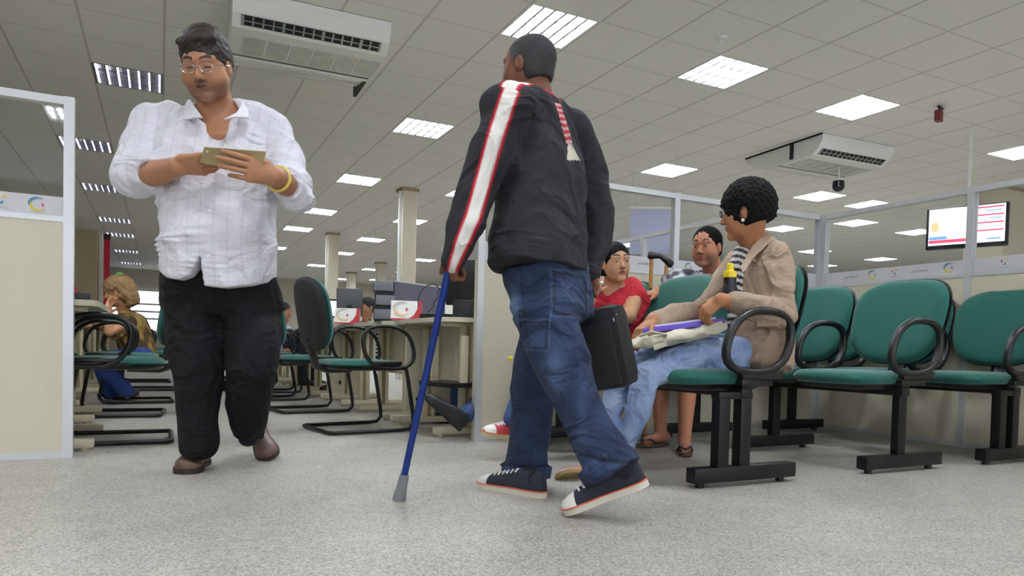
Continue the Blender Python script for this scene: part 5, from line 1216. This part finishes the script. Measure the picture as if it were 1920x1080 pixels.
def woman_red():
    D0 = 3.95; base = ground(1120, 830); base[2] = 0; root = empty('person', tuple(base), 0, 'woman in a red short-sleeved top with black tied-back hair looking over her shoulder', 'person'); loc = Vector(base)
    def rel(p): return Vector(p)-loc
    hc = P3(1154, 494, 3.92); R = frame(nrm(.28*RH-.95*FH-UP*.05), nrm(UP-RH*.10)); s = .93; skin = (196, 148, 112)
    hf, L = head_field(hc, R, s, [P3(1150, 535, 3.98), P3(1150, 560, 4.0)], h=.0035, neckr=.046, fat=-.006, chest=[(P3(1150, 548, 4.0), .10, .06), (P3(1150, 590, 3.98), .14, .08)], open_mouth=True)
    sR, eR, wR = P3(1192, 548, 4.02), P3(1178, 592, 3.84), P3(1120, 596, 3.78); sL, eL, wL = P3(1116, 556, 4.0), P3(1098, 596, 3.85), P3(1110, 545, 3.80)
    f = Field(*bounds([sR, eR, wR, P3(1090, 600, 3.78)], .08), .0045); f.chain([sR, eR, wR], [.052, .044, .030], .02); hand_prims(f, wR, -RH, UP, FH, s=.9)
    g = Field(*bounds([eL, wL, P3(1122, 515, 3.8)], .08), .0045); g.chain([eL, wL], [.038, .027], .02); hand_prims(g, wL, P3(1122, 520, 3.84)-wL, -FH, RH, curl=(.5, 1.2, .8), s=.85)
    hN, kN, aN = P3(1150, 665, 4.0), P3(1010, 680, 3.7), P3(960, 785, 3.62); hF, kF, aF = P3(1150, 665, 4.15), P3(1020, 688, 3.95), P3(1015, 800, 3.95)
    tf = Field(*bounds([hN, hF, kN, aN, aF, sL, sR], .13), .012); tf.loft([(P3(1150, 560, 4.02), .13, .08), (P3(1150, 660, 4.08), .14, .10)], RH, .03); limbs(tf, [([hN, kN, aN], [.07, .048, .034]), ([hF, kF, aF], [.07, .048, .034]), ([P3(1150, 555, 4.02), sL, eL], [.05, .045, .036])])
    mesh_from('body', [hf, f, g, tf], SKIN('fair'), root, face_color(hc, R, s, skin, lip=(176, 92, 84)), 1)
    hr = hair_cap(hc, R, s, grow=.010, face=(0, .114, -.042, .072, .070, .106), low=-.07, h=.0035, extra=lambda f_, L_: (f_.ell(L_(.060, -.055, -.055), (.034, .05, .045), R, .02)))
    mesh_from('hair', [hr], mat('hair_black_sleek', (5, 5, 6), .6, spec=.12), root)
    b = MB(); b.ball(rel(P3(1114, 524, 3.74)), .012, 8); b.ball(rel(P3(1128, 530, 3.74)), .011, 8); b.build('ring_beads', M('paper'), root)
    rt = Field(*bounds([P3(1100, 510, 3.95), P3(1212, 670, 4.1)], .12), .005)
    rt.loft([(P3(1152, 532, 4.01), .10, .065), (P3(1153, 548, 4.02), .155, .088), (P3(1154, 590, 4.0), .165, .105), (P3(1152, 640, 4.03), .155, .115), (P3(1150, 668, 4.06), .165, .125)], RH, .03, capr=.02)
    rt.chain([P3(1185, 541, 4.02), P3(1196, 566, 3.97), P3(1186, 585, 3.90)], [.060, .066, .064], .03); rt.cap(P3(1120, 548, 4.0), P3(1104, 580, 3.92), .062, .058, .03)
    rt.cap(P3(1178, 592, 3.84), P3(1120, 610, 3.72), .048, .07, .006, 's'); rt.cap(P3(1140, 520, 3.96), P3(1136, 556, 3.88), .060, .028, .01, 's')
    rt.disp(cloth(61, .008, 8)); mesh_from('red_top', [rt], mat('red_cotton', (180, 28, 46), .85, noise=(10, .06), folds=(6, .08)), root)
    je = Field(*bounds([hN, hF, kN, aN, aF], .11), .006); je.chain([hN, kN, aN], [.085, .064, .046], .03); je.chain([hF, kF, aF], [.085, .064, .046], .03); je.disp(cloth(62, .006, 9))
    mesh_from('jeans', [je], mat('mid_denim', (58, 78, 120), .9, noise=(30, .15)), root)
    tp = P3(905, 806, 3.56); hl = P3(962, 812, 3.66); d = nrm(tp-hl); shoe(root, tp-d*.26-UP*.028, tp-UP*.028, nrm(UP-FH*.15), .095, .08, 'canvas', name='sneaker', col=(176, 58, 68), solecol=(190, 180, 140), top=P3(960, 785, 3.62))
    g2 = ground(1015, 826); shoe(root, g2, g2+nrm(-RH*.9-FH*.3)*.25, UP, .095, .08, 'canvas', name='sneaker', col=(176, 58, 68), solecol=(190, 180, 140), top=P3(1015, 802, 3.95))
    b = MB(); p = rel(P3(957, 672, 3.62)); b.ball(p, .012, 8); b.build('yellow_tag', mat('cap_yellow', (238, 214, 30), .4), root)
woman_red()

def man_bench():
    base = ground(1290, 815); base[2] = 0; root = empty('person', tuple(base), 0, 'man with short dark hair and patterned grey shirt leaning forward behind the bench', 'person'); loc = Vector(base)
    hc = P3(1325, 465, 4.12); R = frame(nrm(-.62*RH-.80*FH-UP*.12)); s = .98; skin = (176, 118, 90)
    hf, L = head_field(hc, R, s, [P3(1337, 508, 4.2), P3(1335, 535, 4.25)], h=.0035, neckr=.058)
    sR, eR, wR = P3(1262, 528, 4.20), P3(1288, 550, 4.06), P3(1236, 547, 4.10); sL, eL = P3(1352, 545, 4.35), P3(1345, 600, 4.2)
    f = Field(*bounds([eR, wR, P3(1195, 545, 4.1)], .08), .0045); f.chain([sR, eR, wR], [.048, .044, .032], .02); hand_prims(f, wR, -RH-UP*.2, UP-FH*.3, -FH, curl=(.3, .5, .4), s=.95)
    hN, kN, aN = P3(1325, 680, 4.55), P3(1292, 680, 4.15), ground(1283, 826, .07); hF, kF, aF = P3(1325, 680, 4.7), P3(1240, 682, 4.35), ground(1238, 815, .07)
    g = Field(*bounds([kN, kF, aN, aF], .10), .006); g.chain([kN, (kN+aN)/2, aN], [.055, .050, .034], .02); g.chain([kF, (kF+aF)/2, aF], [.055, .050, .034], .02)
    for a, d in ((aN, nrm(-FH*.9-RH*.15)), (aF, nrm(-RH*.8-FH*.5))):
        g.chain([a+UP*-.01-d*.04, a+d*.08+UP*-.028, a+d*.17+UP*-.045], [.030, .028, .020], .02)
        sd = np.cross(d, UP)
        for i in range(5): p = a+d*(.185-.012*i)+sd*((i-1.6)*.017*(1 if a is aN else -1))+UP*-.050; g.cap(p-d*.02, p+d*.012, .010-.001*i, .009-.001*i, .004)
    tf = Field(*bounds([hN, hF, kN, kF, sR, sL, eL], .13), .012); tf.loft([(P3(1320, 545, 4.25), .15, .09), (P3(1325, 670, 4.6), .14, .10)], RH, .03); limbs(tf, [([hN, kN], [.08, .055]), ([hF, kF], [.08, .055]), ([sL, eL], [.045, .038]), ([P3(1320, 540, 4.25), sR, eR], [.05, .048, .04])])
    mesh_from('body', [hf, f, g, tf], SKIN('olive'), root, face_color(hc, R, s, skin, brow=(40, 30, 28), stubble=.35, stubcol=(110, 84, 74)), 1)
    hr = hair_cap(hc, R, s, grow=.008, face=(0, .118, -.052, .074, .074, .104), low=-.055, h=.0035, fn=curls(6, 200, .0015))
    mesh_from('hair', [hr], mat('hair_dark_short', (16, 13, 13), .85, noise=(200, .3), spec=.12), root)
    st = Field(*bounds([P3(1230, 500, 4.1), P3(1365, 690, 4.6), sL], .13), .006)
    st.loft([(P3(1335, 525, 4.26), .07, .06), (P3(1322, 540, 4.25), .20, .10), (P3(1322, 590, 4.32), .19, .12), (P3(1326, 675, 4.6), .16, .13)], nrm(RH*.9-FH*.4), .03, capr=.02)
    st.chain([P3(1290, 528, 4.2), sR, P3(1268, 538, 4.12)], [.075, .072, .066], .03); st.cap(sL, eL, .07, .06, .03); st.disp(cloth(71, .007, 8))
    n1 = waves(72, 7, 8, 20, 1.0)
    def scol(v):
        m = np.clip(n1(v[:, 0], v[:, 1], v[:, 2])*1.1+.35, 0, 1)[:, None]; return A((196, 196, 200))*(1-m)+A((70, 70, 76))*m
    mesh_from('shirt', [st], mat('patterned_grey', (150, 150, 155), .85, vcol=True), root, scol)
    so = Field(*bounds([hN, hF, kN, kF], .13), .007); so.loft([(P3(1325, 660, 4.62), .16, .12), (P3(1325, 690, 4.62), .16, .12)], RH, .03); so.chain([hN, kN, kN+(aN-kN)*.18], [.10, .085, .075], .03); so.chain([hF, kF, kF+(aF-kF)*.18], [.10, .085, .075], .03); so.disp(cloth(73, .006, 8))
    mesh_from('shorts', [so], mat('black_shorts', (26, 26, 30), .9), root)
    for a, d in ((aN, nrm(-FH*.9-RH*.15)), (aF, nrm(-RH*.8-FH*.5))):
        b = MB(); c = Vector(a-loc); c.z = .008; dv = Vector(d); sv = Vector(np.cross(d, UP))
        b.prism([c-dv*.07+sv*math.cos(t)*.04*(1+.15*math.sin(t))+dv*(.13+.13*math.sin(t)) for t in [k*2*math.pi/20 for k in range(20)]], (0, 0, 1), .012)
        o = b.build('flip_flop', mat('flipflop', (96, 66, 50), .7), root)
        b = MB(); c.z = .02; b.tube([c+sv*.042+dv*.05, c+sv*.03+dv*.10+V(0, 0, .03), c+dv*.155+V(0, 0, .02), c-sv*.03+dv*.10+V(0, 0, .03), c-sv*.042+dv*.05], .005, 6)
        b.build('strap', mat('strap_blue', (40, 44, 70), .6), o)
man_bench()

def crutches():
    for k, (tx, ty, D, bx_, by_, lb) in enumerate(((1238, 486, 4.16, 1225, 815, 'wooden crutch with black armpit pad standing between the red top and the grey shirt'),)):
        top = P3(tx, ty, D); bot = ground(1208, 823); c = bot; r = empty('wooden_crutch', tuple(c), 0, lb, 'crutch'); o_ = Vector(c)
        wd = mat('crutch_wood', (206, 164, 92), .5, noise=(20, .1)); a = nrm(.93*RH-UP*.36)
        L_, R_ = top-a*.055, top+a*.045; j = bot+(top-bot)*.30
        b = MB(); b.tube([Vector(L_)-o_, Vector(bot+(L_-bot)*.32)-o_], .012, 8); b.tube([Vector(R_)-o_, Vector(bot+(L_-bot)*.32+a*.02)-o_], .012, 8); b.tube([Vector(bot+(L_-bot)*.36+a*.01)-o_, Vector(bot+UP*.02)-o_], .013, 8); b.build('frame', wd, r)
        b = MB(); b.tube([Vector(top+a*t*.078+UP*(.012*math.cos(t*3)+.006))-o_ for t in (-1, -.8, -.5, 0, .5, .8, 1)], [.018, .024, .020, .015, .019, .024, .018], 12); b.build('armpit_pad', M('blackplastic'), r)
        b = MB(); m1, m2 = bot+(L_-bot)*.66, bot+(R_-bot)*.66; b.tube([Vector(m1)-o_, Vector(m2)-o_], .016, 10); b.build('hand_grip', M('rubber'), r)
        b = MB(); b.cyl((0, 0, 0), (0, 0, .05), .020, 14, .016); b.build('rubber_foot', M('rubber'), r)
crutches()

def girl():
    base = ground(225, 765); base[2] = 0; root = empty('person', tuple(base), 0, 'woman with loose blonde hair and a brown patterned blouse leaning on the left desk', 'person'); loc = Vector(base)
    hc = P3(222, 548, 6.0); R = frame(nrm(-.90*RH-.25*FH-UP*.25)); s = 1.0; skin = (206, 150, 112)
    hf, L = head_field(hc, R, s, [P3(232, 580, 6.05), P3(238, 595, 6.08)], h=.0045, neckr=.05)
    sN, eN, wN = P3(238, 605, 5.92), P3(205, 622, 5.8), P3(202, 585, 5.78); sF, eF, wF = P3(248, 602, 6.25), P3(205, 615, 6.2), P3(180, 610, 6.1)
    f = Field(*bounds([eN, wN, P3(203, 560, 5.8), wF, P3(165, 610, 6.1)], .10), .006); f.chain([eN, wN], [.038, .028], .02); hand_prims(f, wN, P3(205, 562, 5.85)-wN, -RH, FH, curl=(.4, .6, .4), s=.95); f.chain([eF, wF], [.038, .028], .02); hand_prims(f, wF, -RH, UP, -FH, s=.9)
    hN, kN, aN = P3(268, 672, 6.0), P3(182, 676, 5.9), P3(238, 740, 6.1); hF, kF, aF = P3(268, 672, 6.25), P3(185, 676, 6.2), P3(208, 742, 6.3)
    tf = Field(*bounds([hN, hF, kN, kF, aN, aF, sN], .13), .014); tf.loft([(P3(245, 605, 6.08), .13, .09), (P3(265, 670, 6.12), .15, .11)], FH, .03); limbs(tf, [([hN, kN, aN], [.07, .05, .035]), ([hF, kF, aF], [.07, .05, .035]), ([sN, eN], [.045, .038]), ([sF, eF], [.045, .038])])
    mesh_from('body', [hf, f, tf], SKIN('light'), root, face_color(hc, R, s, skin), 1)
    hr = hair_cap(hc, R, s, grow=.028, face=(0, .120, -.050, .085, .070, .105), low=-.15, h=.005, fn=curls(12, 90, .006), side=1.0, extra=lambda f_, L_: (f_.ell(L_(0, -.08, -.06), (.09, .065, .11), R, .03), f_.ell(L_(.0, -.05, .05), (.07, .06, .07), R, .03), f_.ell(L_(-.05, .03, .08), (.05, .05, .035), R, .02)))
    ho = mesh_from('hair', [hr], mat('hair_blonde', (138, 108, 66), .6, noise=(25, .4)), root)
    b = MB(); b.ball(Vector(L(-.02, -.05, .145))-loc, (.028, .028, .014), 8); b.build('hair_clip', mat('clip_green', (110, 196, 90), .5), ho)
    bl = Field(*bounds([P3(190, 580, 6), P3(290, 680, 6.1)], .14), .008)
    bl.loft([(P3(238, 588, 6.06), .08, .07), (P3(243, 605, 6.07), .19, .12), (P3(255, 640, 6.1), .17, .13), (P3(266, 675, 6.12), .17, .13)], FH, .03); bl.chain([sN, P3(213, 624, 5.85), P3(202, 612, 5.8), P3(202, 600, 5.79)], [.075, .062, .052, .044], .03); bl.chain([sF, eF, wF], [.07, .055, .042], .03); bl.disp(cloth(81, .010, 9))
    n1 = waves(82, 8, 10, 26, 1.0)
    def bcol(v):
        m = np.clip(n1(v[:, 0], v[:, 1], v[:, 2])*1.2+.5, 0, 1)[:, None]; return A((150, 122, 62))*(1-m)+A((72, 54, 26))*m
    mesh_from('blouse', [bl], mat('blouse_pattern', (120, 95, 50), .85, vcol=True), root, bcol)
    je = Field(*bounds([hN, hF, kN, kF, aN, aF], .12), .008); je.chain([hN, kN, aN+UP*.03], [.095, .075, .058], .03); je.chain([hF, kF, aF+UP*.03], [.095, .075, .058], .03); je.disp(cloth(83, .006, 9))
    mesh_from('jeans', [je], mat('strong_blue_denim', (40, 62, 130), .9), root)
    g1 = ground(262, 748); shoe(root, g1+UP*.02, g1+nrm(-RH*.95-FH*.2)*.25, UP, .09, .06, 'leather', name='shoe', col=(176, 130, 84), solecol=(200, 160, 110), top=tuple(aN))
    g2 = ground(230, 745); shoe(root, g2, g2+nrm(-RH*.95+FH*.1)*.25, UP, .09, .06, 'leather', name='shoe', col=(84, 58, 44), solecol=(60, 44, 36), top=tuple(aF))
girl()

def simple_sitter(hpx, hpy, D, facing, label, hairc, shirtc, legs=None, stripes=False, s=.97, skin=(170, 120, 92), pant=(30, 34, 46)):
    """small seated figure: one body, hair, shirt, trousers"""
    hc = P3(hpx, hpy, D); d = nrm(facing); sd = np.cross(d, UP); base = A((hc[0], hc[1], 0)); root = empty('person', tuple(base), 0, label, 'person'); loc = Vector(base)
    R = frame(nrm(d-UP*.1)); H = hc[2]; hip = A((hc[0], hc[1], .50))-d*.10; ch = A((hc[0], hc[1], H-.28))-d*.03
    hf, L = head_field(hc, R, s, [hc-UP*.13, ch+UP*.08], h=.006, neckr=.05)
    sh = [ch+sd*q*.17+UP*.03 for q in (-1, 1)]; el = [ch+sd*q*.22-UP*.22+d*.10 for q in (-1, 1)]; wr = [ch+sd*q*.12-UP*.20+d*.34 for q in (-1, 1)]
    kn = [hip+sd*q*.12+d*.44 for q in (-1, 1)]; an = [kn[i]+A((0, 0, -.40))+(legs if legs is not None else 0)*d*(1) for i in (0, 1)]
    tf = Field(*bounds([hip, ch]+kn+an+wr, .16), .012); tf.loft([(ch, .14, .08), (hip, .14, .11)], sd, .03)
    for i in (0, 1): tf.chain([sh[i], el[i], wr[i]], [.045, .038, .026], .02); tf.chain([hip+sd*(2*i-1)*.08, kn[i], an[i]], [.075, .05, .036], .02)
    hfs = []
    for i in (0, 1):
        f = Field(*bounds([wr[i], wr[i]+d*.12], .10), .006); hand_prims(f, wr[i], d, UP, sd*(1-2*i), s=.95); f.cap(wr[i]-d*.06, wr[i], .03, .027); hfs.append(f)
    mesh_from('body', [hf, tf]+hfs, SKIN('mid'), root, face_color(hc, R, s, skin))
    mesh_from('hair', [hair_cap(hc, R, s, grow=.012, h=.006, fn=curls(4, 120, .002), low=-.06)], mat('hair_'+str(hairc), hairc, .7), root)
    st = Field(*bounds([ch, hip]+el, .20), .009); st.loft([(ch+UP*.09, .08, .06), (ch+UP*.05, .18, .10), (hip, .165, .13)], sd, .03)
    for i in (0, 1): st.chain([sh[i], el[i]], [.068, .056], .03)
    st.disp(cloth(91, .007, 8))
    if stripes:
        def c(v): m = (np.sin(v[:, 2]*150+4*v[:, 0]) > 0)[:, None]; return np.where(m, A((225, 225, 228)), A((30, 30, 34)))
        mesh_from('shirt', [st], mat('shirt_stripes', (200, 200, 200), .85, vcol=True), root, c)
    else: mesh_from('shirt', [st], mat('shirt_'+str(shirtc), shirtc, .85), root)
    je = Field(*bounds([hip]+kn+an, .14), .009)
    for i in (0, 1): je.chain([hip+sd*(2*i-1)*.08, kn[i], an[i]], [.095, .07, .055], .03)
    mesh_from('trousers', [je], mat('trousers_'+str(pant), pant, .9), root)
    for i in (0, 1):
        a = A((an[i][0], an[i][1], max(an[i][2]-.06, .0))); shoe(root, a-d*.05, a+d*.20, UP, .09, .08, 'leather', name='shoe', col=(30, 30, 32), solecol=(24, 22, 22), top=tuple(an[i]))
    return root
simple_sitter(688, 577, 8.2, -RH*.6-FH*.8, 'person with black hair and a striped shirt working far back beside the grey trays', (24, 22, 26), (220, 220, 220), stripes=True)
simple_sitter(532, 585, 9.0, RH*.9-FH*.2, 'person with dark hair seated far back behind the leg of the man in black trousers', (26, 24, 26), (150, 170, 196))
# clerk behind the middle partition: stretched leg with black boot shows left of the post
def clerk():
    hc = A((2.50, 4.72, 1.22)); root = empty('person', (2.50, 4.72, 0), 0, 'person behind the partition post with a stretched leg in blue jeans and black boot', 'person'); loc = Vector(root.location)
    d = nrm(A((-1, -.25, 0))); sd = np.cross(d, UP); R = frame(d); skin = (170, 120, 92)
    hf, L = head_field(hc, R, .97, [hc-UP*.13, hc-UP*.2], h=.006, neckr=.05); ch = hc-UP*.28; hip = A((2.60, 4.72, .50))
    sh = [ch+sd*q*.17+UP*.03 for q in (-1, 1)]; el = [ch+sd*q*.2-UP*.22+d*.1 for q in (-1, 1)]; wr = [el[i]+d*.2+UP*.06 for i in (0, 1)]
    anS = P3(874, 778, 4.28); anT = A((2.0, 4.95, .08)); knS = (hip+anS)/2+UP*.10; knT = A((1.98, 4.9, .50))
    tf = Field(*bounds([hip, ch, anS, anT, knT]+wr, .14), .012); tf.loft([(ch, .14, .08), (hip, .14, .11)], sd, .03)
    for i in (0, 1): tf.chain([sh[i], el[i], wr[i]], [.045, .038, .028], .02); hand_prims(tf, wr[i], d, UP, sd*(1-2*i))
    tf.chain([hip-sd*.08, knT, anT], [.075, .05, .036], .02); tf.chain([hip+sd*.08, knS, anS], [.075, .05, .036], .02)
    mesh_from('body', [hf, tf], SKIN('mid'), root, face_color(hc, R, .97, skin)); mesh_from('hair', [hair_cap(hc, R, .97, grow=.012, h=.006, low=-.06)], mat('hair_(24, 22, 26)', (24, 22, 26), .7), root)
    st = Field(*bounds([ch, hip]+el, .20), .009); st.loft([(ch+UP*.09, .08, .06), (ch+UP*.05, .18, .10), (hip, .165, .13)], sd, .03)
    for i in (0, 1): st.chain([sh[i], el[i]], [.068, .056], .03)
    mesh_from('shirt', [st], mat('clerk_shirt', (120, 130, 150), .85), root)
    je = Field(*bounds([hip, anS, anT, knT, knS], .14), .008); je.chain([hip-sd*.08, knT, anT+UP*.04], [.095, .07, .055], .03); je.chain([hip+sd*.08, knS, anS], [.095, .072, .052], .03); je.disp(cloth(95, .006, 9)); mesh_from('jeans', [je], mat('mid_denim', (58, 78, 120), .9, noise=(30, .15)), root)
    tp = P3(794, 744, 4.15); hl = P3(862, 808, 4.22); dd = nrm(tp-hl); shoe(root, hl, tp, nrm(RH*.6+UP*.8-FH*.15), .082, .09, 'leather', name='boot', col=(26, 27, 30), solecol=(18, 18, 20), top=tuple(anS), sole=.016)
    shoe(root, anT-UP*.07-d*-.05, anT-UP*.07+d*.22, UP, .10, .09, 'leather', name='boot', col=(26, 27, 30), solecol=(18, 18, 20), top=tuple(anT))
clerk()
